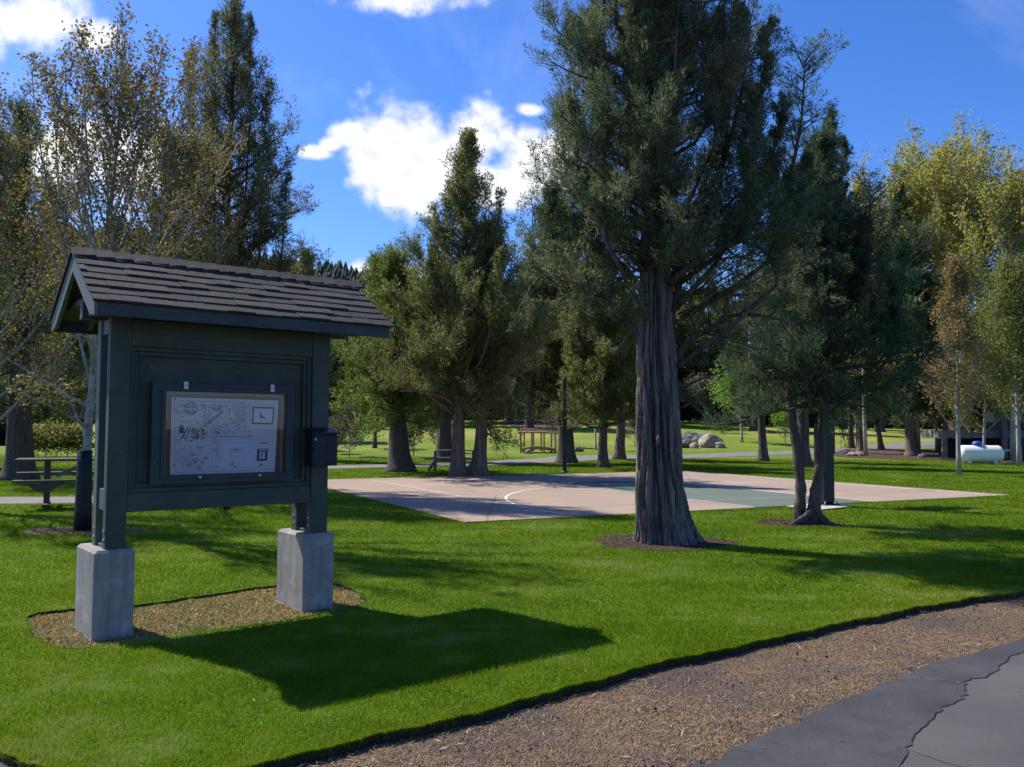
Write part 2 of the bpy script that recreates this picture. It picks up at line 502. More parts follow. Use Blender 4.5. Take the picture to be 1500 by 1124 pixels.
def court_mat(name, c):
    def f(T, out):
        p = pos(T)
        a = T.noise(p, .5, 6, .65); b = T.noise(p, 7, 4, .6); g = T.noise(p, 120, 2, .6)
        col = T.ramp(a, [(.3, tuple(x*.86 for x in c)), (.7, tuple(x*1.1 for x in c))])
        col = T.mix(T.m('MULTIPLY', T.m('SUBTRACT', b, .52, clamp=True), .9), col, tuple(x*.6 for x in c))
        ck = T.n('ShaderNodeTexVoronoi', feature='DISTANCE_TO_EDGE', i_Scale=.16, i_Vector=T.mix(.1, p, T.noise(p, 1.3, 4, .6, out=1)))
        col = T.mix(T.m('MULTIPLY', T.m('LESS_THAN', ck.outputs['Distance'], .0022), .6), col, tuple(x*.35 for x in c))
        sp = T.noise(p, 2.2, 6, .7)
        col = T.mix(T.m('MULTIPLY', T.m('SUBTRACT', sp, .58, clamp=True), 3.0, clamp=True), col, tuple(x*.72 for x in c))
        princ(T, out, col, .85, g, .2, .004)
    return material(name, f)
M_COURT = court_mat('tan_court_coating', (.330, .245, .190))
M_KEY = court_mat('green_court_coating', (.115, .142, .114))
M_LINE = court_mat('white_line_paint', (.72, .66, .60))
M_LINE2 = court_mat('faded_line_paint', (.50, .36, .29))
M_PADC = court_mat('pale_concrete_pad', (.48, .44, .39))

def bark(name, c0, c1, sc=1.0, ridge=True):
    def f(T, out):
        o = objc(T)
        mp = T.n('ShaderNodeMapping', i_Vector=o); mp.inputs['Scale'].default_value = (16*sc, 16*sc, 1.3*sc)
        n = T.noise(mp.outputs[0], 1.0, 6, .65, .4)
        n2 = T.noise(o, 2.0, 4, .6)
        col = T.ramp(n, [(.32, c0), (.62, c1)])
        col = T.mix(T.m('MULTIPLY', T.m('SUBTRACT', n2, .5, clamp=True), .8), col, tuple(x*.5 for x in c1))
        princ(T, out, col, .95, n, .8, .03*1.0)
    return material(name, f)
M_BARKJ = bark('juniper_bark', (.012, .010, .009), (.255, .212, .182))
M_BARKD = bark('dark_juniper_bark', (.035, .028, .024), (.13, .10, .085), .8)
M_BARKR = bark('reddish_juniper_bark', (.05, .035, .028), (.23, .16, .125), .9)
M_BARKP = material('pale_smooth_bark', lambda T, o: princ(T, o, T.ramp(T.noise(objc(T), 9, 5, .65), [(.35, (.22, .20, .17)), (.65, (.40, .37, .33))]), .85, T.noise(objc(T), 30, 3), .3, .01))
M_BARKW = material('whitish_bark', lambda T, o: princ(T, o, T.ramp(T.noise(objc(T), 5, 5, .65), [(.35, (.30, .28, .23)), (.6, (.52, .49, .43))]), .85))

def leafmat(name, stops, trans=.3, tcol=None, s1=.7, s2=5.0, per=.35):
    def f(T, out):
        g = T.n('ShaderNodeNewGeometry')
        p = g.outputs['Position']
        n = T.m('ADD', T.m('MULTIPLY', T.noise(p, s1, 4, .6), .6), T.m('MULTIPLY', T.noise(p, s2, 3, .6), .4))
        ri = T.m('MULTIPLY', T.m('SUBTRACT', g.outputs['Random Per Island'], .5), per)
        ro = T.m('MULTIPLY', T.m('SUBTRACT', T.n('ShaderNodeObjectInfo').outputs['Random'], .5), .12)
        col = T.ramp(T.m('ADD', T.m('ADD', n, ri), ro), stops)
        d = T.n('ShaderNodeBsdfPrincipled', i_Base_Color=col, i_Roughness=.6); d.inputs['Specular IOR Level'].default_value = .2
        tc = T.mix(.5, col, tcol) if tcol else col
        t = T.n('ShaderNodeBsdfTranslucent', i_Color=tc)
        m = T.n('ShaderNodeMixShader', i_0=trans, i_1=d.outputs[0], i_2=t.outputs[0])
        T.link(m.outputs[0], out.inputs[0])
    return material(name, f)
M_JUN = leafmat('juniper_foliage', [(.36, (.032, .074, .040)), (.48, (.075, .135, .062)), (.59, (.165, .205, .085)), (.74, (.30, .24, .13))], .45)
M_JUNB = leafmat('olive_juniper_foliage', [(.36, (.075, .100, .030)), (.48, (.165, .195, .055)), (.58, (.27, .28, .085)), (.74, (.38, .31, .13))], .45)
M_JUNG = leafmat('green_juniper_foliage', [(.36, (.065, .120, .025)), (.48, (.145, .215, .042)), (.58, (.24, .30, .065)), (.74, (.34, .34, .10))], .45)
M_JUND = leafmat('dark_juniper_foliage', [(.36, (.034, .062, .034)), (.48, (.085, .122, .050)), (.60, (.175, .195, .068)), (.74, (.28, .22, .10))], .42)
M_MAPLE = leafmat('bronze_maple_leaf', [(.3, (.11, .125, .022)), (.5, (.185, .175, .036)), (.64, (.21, .14, .045)), (.78, (.20, .085, .045))], .45, (.20, .15, .04), .35, 2.0, .3)
M_ASPEN = leafmat('yellow_green_aspen_leaf', [(.3, (.20, .22, .045)), (.5, (.36, .35, .075)), (.7, (.48, .40, .085))], .5, (.50, .45, .08), .4, 2.0, .4)
M_RUSSET = leafmat('russet_olive_leaf', [(.3, (.15, .15, .035)), (.5, (.26, .20, .06)), (.7, (.32, .19, .09))], .45, (.3, .22, .07), .5, 2.0, .4)
M_OLIVE = leafmat('olive_green_leaf', [(.3, (.10, .125, .025)), (.5, (.18, .20, .04)), (.7, (.26, .25, .06))], .45, (.22, .24, .05), .5, 2.0, .4)
M_LIME = leafmat('bright_lime_leaf', [(.3, (.12, .22, .02)), (.6, (.22, .36, .04))], .5, (.3, .45, .05), .5, 2.0, .4)
M_GREYSH = leafmat('grey_green_shrub_leaf', [(.3, (.09, .095, .05)), (.6, (.19, .18, .11))], .3)
M_HEDGE = leafmat('dark_hedge_leaf', [(.3, (.008, .014, .008)), (.7, (.022, .034, .016))], .1)

# ------------------------------------------------------------------ foliage tools
def perp(D, rng):
    R = rng.normal(size=D.shape)
    R -= D*(R*D).sum(1, keepdims=True)
    return R/np.maximum(np.linalg.norm(R, axis=1, keepdims=True), 1e-6)
def unit(D): return D/np.maximum(np.linalg.norm(D, axis=1, keepdims=True), 1e-6)

class Tree:
    def __init__(s, seed):
        s.rng = np.random.default_rng(seed); s.tub = MB(); s.P = []; s.D = []; s.L = []
        s.LP = []; s.LD = []
    def axis(s, p0, d0, L, n, up, wob, r0, r1, sides=5, draw=True):
        p = np.array(p0, float); d = np.array(d0, float); d /= np.linalg.norm(d)
        pts = [p.copy()]; ds = [d.copy()]
        for i in range(n):
            d = d + np.array([0, 0, up/n]) + s.rng.normal(size=3)*wob
            d /= np.linalg.norm(d); p = p + d*L/n
            pts.append(p.copy()); ds.append(d.copy())
        rad = [r0 + (r1-r0)*(i/n)**.8 for i in range(n+1)]
        if draw: s.tub.tube(pts, rad, sides)
        return np.array(pts), np.array(ds)
    @staticmethod
    def lerp(pts, t):
        n = len(pts)-1; f = min(t*n, n-1e-6); i = int(f); return pts[i]*(1-(f-i)) + pts[i+1]*(f-i)
    def plume(s, p, d, l): s.P.append(p); s.D.append(d); s.L.append(l)
    def branch_plumes(s, pts, ds, L, step, plen, t0=.15, r=.012, spread=.75, upb=.35, draw=False, taper=.65):
        """side twigs carrying foliage plumes along an axis"""
        t = t0
        while t < 1.0:
            p = s.lerp(pts, t); d = s.lerp(ds, t)
            q = s.rng.normal(size=3); q -= d*(q@d); q /= np.linalg.norm(q)
            dd = d*.55 + q*spread + np.array([0, 0, upb]); dd /= np.linalg.norm(dd)
            ll = L*(1-taper*t)*s.rng.uniform(.55, 1.2)
            k = max(1, int(ll/step+.5))
            if draw and ll > .35: s.tub.tube([p, p+dd*ll*.5, p+dd*ll*.95+np.array([0, 0, ll*.12])], [r, r*.7, r*.3], 3, False)
            for j in range(k):
                a = (j+.6)/k
                s.plume(p+dd*ll*a+np.array([0, 0, ll*.12*a*a])+s.rng.normal(size=3)*.03, unit((dd+np.array([0, 0, .35])+s.rng.normal(size=3)*.3)[None])[0], plen*s.rng.uniform(.7, 1.25))
            t += step/ max(np.linalg.norm(pts[-1]-pts[0]), .3)*s.rng.uniform(.6, 1.2)
        s.plume(pts[-1], ds[-1], plen*1.2)
    def crown_arrays(s, per, lw, ll, fat=.38):
        P = np.array(s.P); D = unit(np.array(s.D)); L = np.array(s.L)
        n = len(P)
        P = np.repeat(P, per, 0); D = np.repeat(D, per, 0); L = np.repeat(L, per)
        u = s.rng.random(n*per)
        Q = perp(D, s.rng)
        rad = L*fat*np.sqrt(s.rng.random(n*per))*(1-.75*u)*1.0
        C = P + D*(L*(u-.25))[:, None] + Q*rad[:, None]
        Ld = unit(D*1.1 + Q*.7 + s.rng.normal(size=D.shape)*.25)
        Sd = perp(Ld, s.rng)
        a = ll*s.rng.uniform(.6, 1.3, n*per)[:, None]; w = lw*s.rng.uniform(.6, 1.3, n*per)[:, None]
        V = np.stack([C - Sd*w*.5, C + Sd*w*.5, C + Ld*a], 1).reshape(-1, 3)
        F = np.arange(len(V)).reshape(-1, 3)
        return V, F
    def leaf(s, p, d): s.LP.append(p); s.LD.append(d)
    def leaf_arrays(s, per, size, scatter):
        P = np.repeat(np.array(s.LP), per, 0); D = np.repeat(unit(np.array(s.LD)), per, 0)
        n = len(P)
        C = P + s.rng.normal(size=(n, 3))*scatter
        Ld = unit(D*.4 + s.rng.normal(size=(n, 3))*.7 + np.array([0, 0, -.25]))
        Sd = perp(Ld, s.rng)
        N = np.cross(Ld, Sd)
        a = size*s.rng.uniform(.6, 1.25, n)[:, None]
        w = a*.42
        V = np.stack([C, C+Ld*a*.45+Sd*w+N*a*.12, C+Ld*a, C+Ld*a*.45-Sd*w+N*a*.12], 1).reshape(-1, 3)
        i = np.arange(n)*4
        F = np.stack([i, i+1, i+2, i+3], 1)
        return V, F

UPV = np.array([0, 0, 1.0])
def spire(t, p0, p1, p2, r0, Rr, plen, pstep, dens=.075, start=.0):
    """upright feathered leader: from p0 out to p1 and up to p2"""
    p0, p1, p2 = (np.array(q, float) for q in (p0, p1, p2))
    t.tub.tube([p0, p0*.5+p1*.5-UPV*.06, p1, p1*.5+p2*.5+t.rng.normal(size=3)*.04, p2], [r0, r0*.85, r0*.7, r0*.4, .005], 5)
    g = t.rng; L = np.linalg.norm(p2-p1); m = int(L/dens)
    for k in range(m):
        tt = start+(1-start)*(k+.5)/m
        q = p1*(1-tt)+p2*tt; aa = g.uniform(0, 6.3)
        dd = np.array([cos(aa), sin(aa), .8]); dd /= np.linalg.norm(dd)
        l2 = (.04+Rr*(1-tt)**1.0)*g.uniform(.45, 1.3)
        pp_, dd_ = t.axis(q, dd, l2, 2, .6, .1, .007, .003, 3)
        t.branch_plumes(pp_, dd_, min(.17, .06+.25*l2), pstep, plen*(1-.5*tt), .05, spread=.6, upb=.5)
    t.plume(p2, UPV, plen*.6); t.plume(p2-UPV*.1, UPV, plen*.6)
def juniper_geo(seed, H, r, cb, R, nl, pstep=.22, plen=.32, leaders=3, lean=(0, 0), prof=.85, wob=.03, droop=.0, tr_sides=10, bulge=.35, low=0.6, trunk=True, dens=1.0, limb=1.0, lead=(.3, .62)):
    """cb crown base, R max radius, leaders = extra upright spires"""
    t = Tree(seed); g = t.rng
    n = 12
    tp, td = [], []
    x = y = 0.0
    for i in range(n+1):
        f = i/n
        tp.append(np.array([x + lean[0]*f*H, y+lean[1]*f*H, f*H]))
        x += g.normal()*wob*H/12; y += g.normal()*wob*H/12
    tp = np.array(tp)
    tp[:, 0] -= tp[0, 0]; tp[:, 1] -= tp[0, 1]
    td = unit(np.vstack([tp[1:]-tp[:-1], (tp[-1]-tp[-2])[None]]))
    if trunk:
        fl = [0.0, .12/H*2.0]
        pts = [tp[0]-UPV*.15, tp[0]+UPV*.12, t.lerp(tp, .3/H), t.lerp(tp, .7/H)] + list(tp[1:])
        pts = sorted(pts, key=lambda q: q[2])
        rad = [max(.012, r*(1-.93*(max(q[2], 0)/H)**.85) + r*.55*math.exp(-max(q[2], 0)/.22)) for q in pts]
        t.tub.tube(pts, rad, tr_sides)
    ga = g.uniform(0, 6)
    def radius(f):   # f 0..1 through crown
        up_ = max(0.0, (1-f))**prof
        return R*up_*(low + (1-low)*min(1, f/bulge))
    for i in range(nl):
        f = ((i+g.uniform(.1, .9))/nl)**1.05
        h = cb + (H-cb)*f*.97
        ga += 2.4 + g.normal()*.35
        Lh = radius(f)*g.uniform(.68, 1.18) + .15
        el = radians(4 + 48*f + g.normal()*13)
        d = np.array([cos(ga)*cos(el), sin(ga)*cos(el), sin(el)-droop*(1-f)])
        p = t.lerp(tp, h/H)
        rr = min(r*.33, (.016+Lh*.016)*limb)
        pts, ds = t.axis(p, d, Lh, 6, .35+.3*f, .16, rr, .008, 5)
        m = max(3, int(Lh/(.21 if Lh > .8 else .17)*dens))
        for k in range(m):
            tt = .07 + .93*(k+g.uniform(0, 1))/m
            if tt > 1: continue
            q = t.lerp(pts, tt); dq = t.lerp(ds, tt)
            w = g.normal(size=3); w -= dq*(w@dq); w /= np.linalg.norm(w)
            dd = dq*.45 + w*.8 + UPV*.55; dd /= np.linalg.norm(dd)
            l2 = (.24+.28*Lh)*(1-.45*tt)*g.uniform(.5, 1.25)
            p2, d2 = t.axis(q, dd, l2, 3, .9, .12, .007+l2*.006, .004, 3)
            t.branch_plumes(p2, d2, min(.26, .12+.16*l2), pstep*.9, plen, .05, spread=.6, upb=.55)
        t.branch_plumes(pts[2:], ds[2:], .25, pstep, plen, .3)
    for j in range(leaders):
        az = g.uniform(0, 2*pi); f0 = g.uniform(.15, .6); h0 = cb+(H-cb)*f0
        off = radius(f0)*g.uniform(.35, .8)
        p = t.lerp(tp, h0/H)
        p1 = p + np.array([cos(az)*off, sin(az)*off, off*.55])
        Ll = (H-p1[2])*g.uniform(lead[0], lead[1])
        if Ll < .6: continue
        rl = min(r*.25, .05)
        t.tub.tube([p, p*.6+p1*.4-UPV*.08, p*.2+p1*.8-UPV*.05, p1], [rl, rl*.9, rl*.8, rl*.7], 5)
        pts, ds = t.axis(p1, UPV+g.normal(size=3)*.07, Ll, 7, .3, .05, rl*.7, .006, 5)
        m = int(Ll/.10)
        for k in range(m):
            tt = (k+.5)/m
            q = t.lerp(pts, tt); aa = g.uniform(0, 6.3)
            dd = np.array([cos(aa), sin(aa), .75]); dd /= np.linalg.norm(dd)
            l2 = (.07 + .42*min(1, R*.45)*(1-tt)**1.2)*g.uniform(.5, 1.3)
            p2, d2 = t.axis(q, dd, l2, 2, .5, .1, .008, .003, 3)
            t.branch_plumes(p2, d2, min(.16, .08+.2*l2), pstep*.8, plen*(.95-.35*tt), .05)
    # feathered tip
    for k in range(int(1.6/.09)):
        tt = 1 - (k*.09)/H
        q = t.lerp(tp, tt); aa = g.uniform(0, 6.3)
        l2 = .10+.2*k*.09
        dd = np.array([cos(aa), sin(aa), .9]); dd /= np.linalg.norm(dd)
        t.plume(q+dd*l2*.5, dd, plen*.8)
        t.plume(q, UPV+dd*.3, plen*.8)
    t.tp = tp
    return t

def decid_geo(seed, H, r, cb, R, nb, leafstep=.16, asc=.8, sub=6, bushy=1.0, top=.95, fork=None, twl=.45, fan=0.0):
    t = Tree(seed); g = t.rng
    tp, td = t.axis(np.array([0, 0, -.1]), UPV, H*top, 9, .3, .018, r, r*.12, 8)
    ga = g.uniform(0, 6)
    def twigs(pts, ds, L, lvl):
        m = max(3, int(L/.22*bushy))
        for k in range(m):
            tt = .2+.8*(k+g.uniform(0, 1))/m
            if tt > 1: continue
            q = t.lerp(pts, tt); dq = t.lerp(ds, tt)
            w = g.normal(size=3); w -= dq*(w@dq); w /= np.linalg.norm(w)
            dd = dq*.8+w*.65+UPV*.3; dd /= np.linalg.norm(dd)
            l2 = twl*g.uniform(.4, 1.2)
            t.tub.tube([q, q+dd*l2*.5, q+dd*l2+UPV*l2*.1], [.006, .004, .002], 3, False)
            kk = max(2, int(l2/leafstep))
            for j in range(kk):
                t.leaf(q+dd*l2*(j+.8)/kk + UPV*l2*.1*((j+.8)/kk), dd)
        t.leaf(pts[-1], ds[-1])
    for i in range(nb):
        f = (i+g.uniform(.2, .8))/nb
        h = cb+(H*top-cb)*f*.95
        ga += 2.4+g.normal()*.3
        Lh = R*(1-.72*f)*g.uniform(.75, 1.2)*1.25
        e = radians(28+38*f+g.normal()*8)
        if fan:
            h = cb+(H*top-cb)*(.02+.75*f)
            Lh = (H*top-h)*g.uniform(.6, 1.0)*fan
            e = radians(g.uniform(50, 76) if f > .12 else g.uniform(12, 35))
            if f <= .12: Lh = R*g.uniform(.7, 1.1)
        d = np.array([cos(ga)*cos(e), sin(ga)*cos(e), sin(e)])
        p = t.lerp(tp, (h+.1)/(H*top))
        pts, ds = t.axis(p, d, Lh, 6, asc if not fan else .35, .07, r*.36*(1-.6*f), .006, 5)
        twigs(pts, ds, Lh, 0)
        for k in range(sub):
            tt = .2+.7*(k+g.uniform(0, 1))/sub
            q = t.lerp(pts, tt); dq = t.lerp(ds, tt)
            w = g.normal(size=3); w -= dq*(w@dq); w /= np.linalg.norm(w)
            dd = dq*.8+w*.6+UPV*.35; dd /= np.linalg.norm(dd)
            l2 = Lh*(.5 if not fan else .30)*(1-.4*tt)*g.uniform(.6, 1.15)
            p2, d2 = t.axis(q, dd, l2, 4, asc*.7, .08, r*.14*(1-.5*f), .004, 4)
            twigs(p2, d2, l2, 1)
    twigs(tp[5:], td[5:], H*.5, 0)
    t.tp = tp
    return t

def place_tree(name, loc, rz, t, bark_m, leaf_m, crown, label, cat, group=None, sc=(1, 1, 1)):
    o = empty(name, loc, rz, label, cat, group)
    o.scale = sc
    t.tub.build('trunk', bark_m, o, smooth=True)
    obj_arrays('crown', crown[0], crown[1], leaf_m, o)
    return o

def copy_tree(src, loc, rz, sc, label, leaf=None, bk=None):
    c = src.copy(); COL.objects.link(c)
    c.location = loc; c.rotation_euler = (0, 0, rz); c.scale = sc
    c['label'] = label
    for ch in [x for x in bpy.data.objects if x.parent == src]:
        d = ch.copy(); COL.objects.link(d); d.parent = c
        mm = leaf if d.name.startswith('crown') else bk
        if mm is not None and len(d.material_slots):
            d.material_slots[0].link = 'OBJECT'; d.material_slots[0].material = mm
    return c

# ================================================================== THE SETTING
# world frame of the kiosk
KX, KY, KTH = -3.2089, 6.6526, radians(51.1)
KRZ = pi/2 - KTH
KU = np.array([sin(KTH), cos(KTH)]); KV = np.array([-cos(KTH), sin(KTH)])
def kw(u, v): return np.array([KX, KY]) + KU*u + KV*v
# court frame
CX, CY, CTH = -0.80, 14.79, radians(63.06)
CW, CL = 14.9, 12.7
CU = np.array([sin(CTH), cos(CTH)]); CV = np.array([-cos(CTH), sin(CTH)])
def cw(u, v): return np.array([CX, CY]) + CU*u + CV*v

edge_px = [(0, 1096), (40, 1111), (76, 1124), (150, 1142), (235, 1143), (340, 1118), (480, 1086), (600, 1060), (690, 1038), (780, 1015), (860, 993), (943, 970), (1030, 951),
           (1116, 934), (1178, 919), (1270, 900), (1356, 883), (1430, 871), (1500, 862)]
EP = [at(*p, z=0.0) for p in edge_px]
ex = np.array([p.x for p in EP]); ey = np.array([p.y for p in EP])
o_ = np.argsort(ex); ex, ey = ex[o_], ey[o_]
sR = (ey[-1]-ey[-4])/(ex[-1]-ex[-4])
ex = np.concatenate([[-400, -60, -12, -5.0], ex, [ex[-1]+3, ex[-1]+10, 400]])
ey = np.concatenate([[90, 26, 10.5, 6.1], ey, [ey[-1]+3*sR*.9, ey[-1]+10*sR*.8, 200]])
def yb(x):
    x = np.asarray(x, float)
    return np.interp(x, ex, ey) + .018*np.sin(x*7.3) + .012*np.sin(x*17.1+1) + .008*np.sin(x*41)

def grid_sheet(name, xs, rows, mat, zf, kind='structure'):
    nx, ny = len(xs), rows.shape[0]
    X = np.broadcast_to(xs, (ny, nx)); Y = rows
    Z = zf(X, Y)
    V = np.stack([X.ravel(), Y.ravel(), Z.ravel()], 1)
    i = (np.arange(ny-1)[:, None]*nx + np.arange(nx-1)[None]).ravel()
    F = np.stack([i, i+1, i+nx+1, i+nx], 1)
    o = obj_arrays(name, V, F, mat, smooth=True)
    return tag(o, kind=kind)

xs = np.unique(np.concatenate([-np.geomspace(8, 600, 60), np.linspace(-8, 12, 500), np.geomspace(12, 600, 60)]))
tt = np.concatenate([[0], np.geomspace(.0015, 1, 330)])
rows = yb(xs)[None] + tt[:, None]*(500 - yb(xs)[None])
lawn = grid_sheet('lawn', xs, rows, M_LAWN, lambda X, Y: hgt(X, Y)-.03)
# cut face of the turf along the gravel
b0 = yb(xs)
V = np.concatenate([np.stack([xs, b0, np.full_like(xs, -.03)], 1), np.stack([xs, b0-.004, np.full_like(xs, -.11)], 1)])
n = len(xs); i = np.arange(n-1)
tag(obj_arrays('turf_edge', V, np.stack([i, i+n, i+n+1, i+1], 1), M_SOIL), kind='structure')
gx = np.unique(np.concatenate([np.linspace(-600, 600, 25), np.linspace(-6, 12, 60)]))
gr = np.concatenate([[-300, -60, -10], np.linspace(-2, 12, 50), [30, 80, 200, 600]])
def gz(X, Y):
    Z = np.full(X.shape, -.078)
    near = (np.abs(X) < 12) & (Y < 12) & (Y > -2)
    return Z + np.where(near, .006*np.sin(X*3.1)*np.sin(Y*4.3), 0)
grid_sheet('gravel_ground', gx, np.repeat(gr[:, None], len(gx), 1), M_GRAVEL, gz)

def inpoly(x, y, poly):
    poly = np.asarray(poly); c = np.zeros(len(x), bool); j = len(poly)-1
    for i in range(len(poly)):
        xi, yi = poly[i]; xj, yj = poly[j]
        m = ((yi > y) != (yj > y)) & (x < (xj-xi)*(y-yi)/((yj-yi) or 1e-9)+xi)
        c ^= m; j = i
    return c

def catmull(P, k=8, closed=True):
    P = np.asarray(P, float); n = len(P); out = []
    rng_ = range(n) if closed else range(n-1)
    for i in rng_:
        p0, p1, p2, p3 = (P[(i-1) % n], P[i], P[(i+1) % n], P[(i+2) % n]) if closed else (P[max(i-1, 0)], P[i], P[i+1], P[min(i+2, n-1)])
        for j in range(k):
            t = j/k
            out.append(.5*((2*p1)+(-p0+p2)*t+(2*p0-5*p1+4*p2-p3)*t*t+(-p0+3*p1-3*p2+p3)*t**3))
    if not closed: out.append(P[-1])
    return np.array(out)

def sheet(name, poly, z, mat, kind='structure', follow=False, label=None, parent=None):
    from mathutils.geometry import tessellate_polygon
    poly = np.asarray(poly)
    tr = tessellate_polygon([[Vector((p[0], p[1], 0)) for p in poly]])
    V = [(p[0], p[1], z + (float(hgt(p[0], p[1])) if follow else 0)) for p in poly]
    fs = []
    for a, b, c in tr:
        ar = (poly[b][0]-poly[a][0])*(poly[c][1]-poly[a][1]) - (poly[c][0]-poly[a][0])*(poly[b][1]-poly[a][1])
        fs.append((a, b, c) if ar > 0 else (a, c, b))
    o = obj_arrays(name, V, fs, mat, parent)
    if kind and parent is None: tag(o, kind=kind)
    return o

def ribbon_ground(name, pts, w, z, mat, kind='structure', parent=None):
    P = catmull(pts, 10, closed=False)
    d = np.gradient(P, axis=0); d /= np.linalg.norm(d, axis=1, keepdims=True)
    nrm = np.stack([-d[:, 1], d[:, 0]], 1)
    ww = np.asarray(w if hasattr(w, '__len__') else [w]*len(P))
    if len(ww) != len(P): ww = np.interp(np.linspace(0, 1, len(P)), np.linspace(0, 1, len(ww)), ww)
    cols = [P + nrm*(ww*k)[:, None] for k in (-.5, -.25, 0, .25, .5)]
    A = np.stack(cols, 1); Z = hgt(A[..., 0], A[..., 1])+z
    V = np.concatenate([A, Z[..., None]], 2).reshape(-1, 3)
    i = (np.arange(len(P)-1)[:, None]*5+np.arange(4)[None]).ravel()
    o = obj_arrays(name, V, np.stack([i, i+5, i+6, i+1], 1), mat, parent)
    me = o.data
    if me.polygons[0].normal.z < 0: me.flip_normals()
    if kind and parent is None: tag(o, kind=kind)
    return o

# foreground asphalt
ap = [at(x, y, z=-.085) for x, y in [(1010, 1136), (1034, 1124), (1095, 1093), (1164, 1063), (1260, 1020), (1320, 996), (1375, 974), (1440, 957), (1500, 941)]]
apts = [(p.x, p.y) for p in ap]
dx, dy = apts[-1][0]-apts[-3][0], apts[-1][1]-apts[-3][1]
front = [(apts[0][0]-1.2, apts[0][1]-1.6)] + apts + [(apts[-1][0]+dx*2, apts[-1][1]+dy*1.8), (apts[-1][0]+dx*30, apts[-1][1]+dy*20), (90, -20), (-3, -20)]
cps = catmull(front[:-3], 6, closed=False)
rs = np.random.default_rng(4)
cps = cps + rs.normal(size=cps.shape)*.012
poly_as = np.vstack([cps, front[-3:]])
sheet('asphalt_road', poly_as, -.068, M_ASPH)
# darker resealed band along the road edge and its ragged crack
crk_px = [(1500, 958), (1478, 966), (1462, 984), (1440, 996), (1420, 998), (1412, 1010), (1416, 1022), (1398, 1034), (1376, 1042), (1366, 1060), (1345, 1075), (1330, 1100), (1318, 1124)]
crk = np.array([[at(x, y, z=-.08).x, at(x, y, z=-.08).y] for x, y in crk_px])
crk = catmull(crk, 5, closed=False) + rs.normal(size=(len(crk_px)*5-4, 2))*.008
band = np.vstack([cps[(cps[:, 1] > 2.5)][:-5], [crk[0]+(crk[0]-crk[4])*.6], crk, [crk[-1]+(crk[-1]-crk[-4])*3]])
def f_ok(): 
    sheet('resealed_asphalt', band, -.0645, M_ASPH2)
f_ok()
ribbon_ground('road_crack', crk, .0035, -.0615, M_CRACK)
cr2 = catmull(np.array([[at(x, y, z=-.08).x, at(x, y, z=-.08).y] for x, y in [(1416, 998), (1390, 1000), (1372, 1003), (1345, 998), (1310, 1003), (1255, 1012)]]), 5, closed=False)
ribbon_ground('road_crack', cr2 + rs.normal(size=cr2.shape)*.006, .0025, -.0613, M_CRACK)
# path corner at the lower left
pl = [at(x, y, z=-.085) for x, y in [(-60, 1088), (0, 1105), (35, 1126), (60, 1160)]]
lp = [(-40, 21), (-9, 7.2)] + [(p.x, p.y) for p in pl] + [(-1.9, 2.0), (-12, 0.0), (-40, 5)]
sheet('asphalt_path', np.array(lp), -.068, M_ASPH2)

# paths through the park
def P2(x, y): q = at(x, y); return (q.x, q.y)
lpth = [(-60, 23.0), (-48, 22.1), (-37, 21.2), (-27, 20.3), (-20, 19.6), (-15.5, 19.0), (-12.5, 18.75), (-10.4, 18.8), (-8.6, 19.3), (-7.2, 20.4), (-6.4, 22.0)]
ribbon_ground('path', lpth, 1.8, -.020, M_PATHG)
bp = [P2(-80, 694), P2(150, 691), P2(330, 688), P2(480, 684), P2(600, 681), P2(700, 679), P2(800, 674), P2(880, 669.5), P2(1000, 668.5), P2(1100, 664.5), P2(1200, 661), P2(1300, 654), P2(1420, 645)]
ribbon_ground('path', bp, [2.4, 2.4, 2.4, 2.4, 2.6, 3, 3.6, 4, 3, 3, 3, 3, 3], -.015, M_PATHG)

# ------------------------------------------------------------------ court
court_poly = np.array([cw(0, 0), cw(CW, 0), cw(CW, CL), cw(0, CL)])
cb_ = MB(); cb_.add([(p[0], p[1], z) for z in (-.09, -.012) for p in court_poly], [(3, 2, 1, 0), (4, 5, 6, 7), (0, 1, 5, 4), (1, 2, 6, 5), (2, 3, 7, 6), (3, 0, 4, 7)])
court = cb_.build('basketball_court', M_COURT)
tag(court, kind='structure')
hu = 8.28
kp = np.array([cw(hu-1.70, 0), cw(hu+1.70, 0), cw(hu+1.70, 7.0)] + [cw(hu+1.70*cos(a), 7.0+1.70*sin(a)) for a in np.linspace(0, pi, 20)] + [cw(hu-1.70, 7.0)])
sheet('court_key', kp[[0, 1, 2, -1]], -.008, M_KEY)
ka = np.array([cw(hu+1.70*cos(a), 7.02+1.70*sin(a)) for a in np.linspace(0, pi, 24)])
sheet('court_key', ka, -.008, M_KEY)
def line(pts, w=.055, m=M_LINE, z=-.0035, nm='court_line'):
    pts = [cw(*p) for p in pts]
    P = np.array(pts)
    if len(P) == 2: P = np.array([P[0]*(1-t)+P[1]*t for t in np.linspace(0, 1, 6)])
    ribbon_ground(nm, P, w, z, m)
line([(hu-1.73, .05), (hu-1.73, 7.0)]); line([(hu+1.73, .05), (hu+1.73, 7.0)])
line([(hu-1.73, 7.03), (hu+1.73, 7.03)], .05, z=-.003)
line([(hu+1.73*cos(a), 7.03+1.73*sin(a)) for a in np.linspace(0, pi, 30)], .06, z=-.0025)
line([(hu+6.1*cos(a), 1.35+6.1*sin(a)) for a in np.linspace(0.02, pi-.02, 60)], .07)
line([(hu-6.1, .3), (hu-6.1, 1.4)], .07); line([(hu+6.1, .3), (hu+6.1, 1.4)], .07)
line([(2.1, 1.7), (2.1, CL-.9)], .05, M_LINE); line([(CW-.55, 1.7), (CW-.55, CL-.9)], .05, M_LINE)
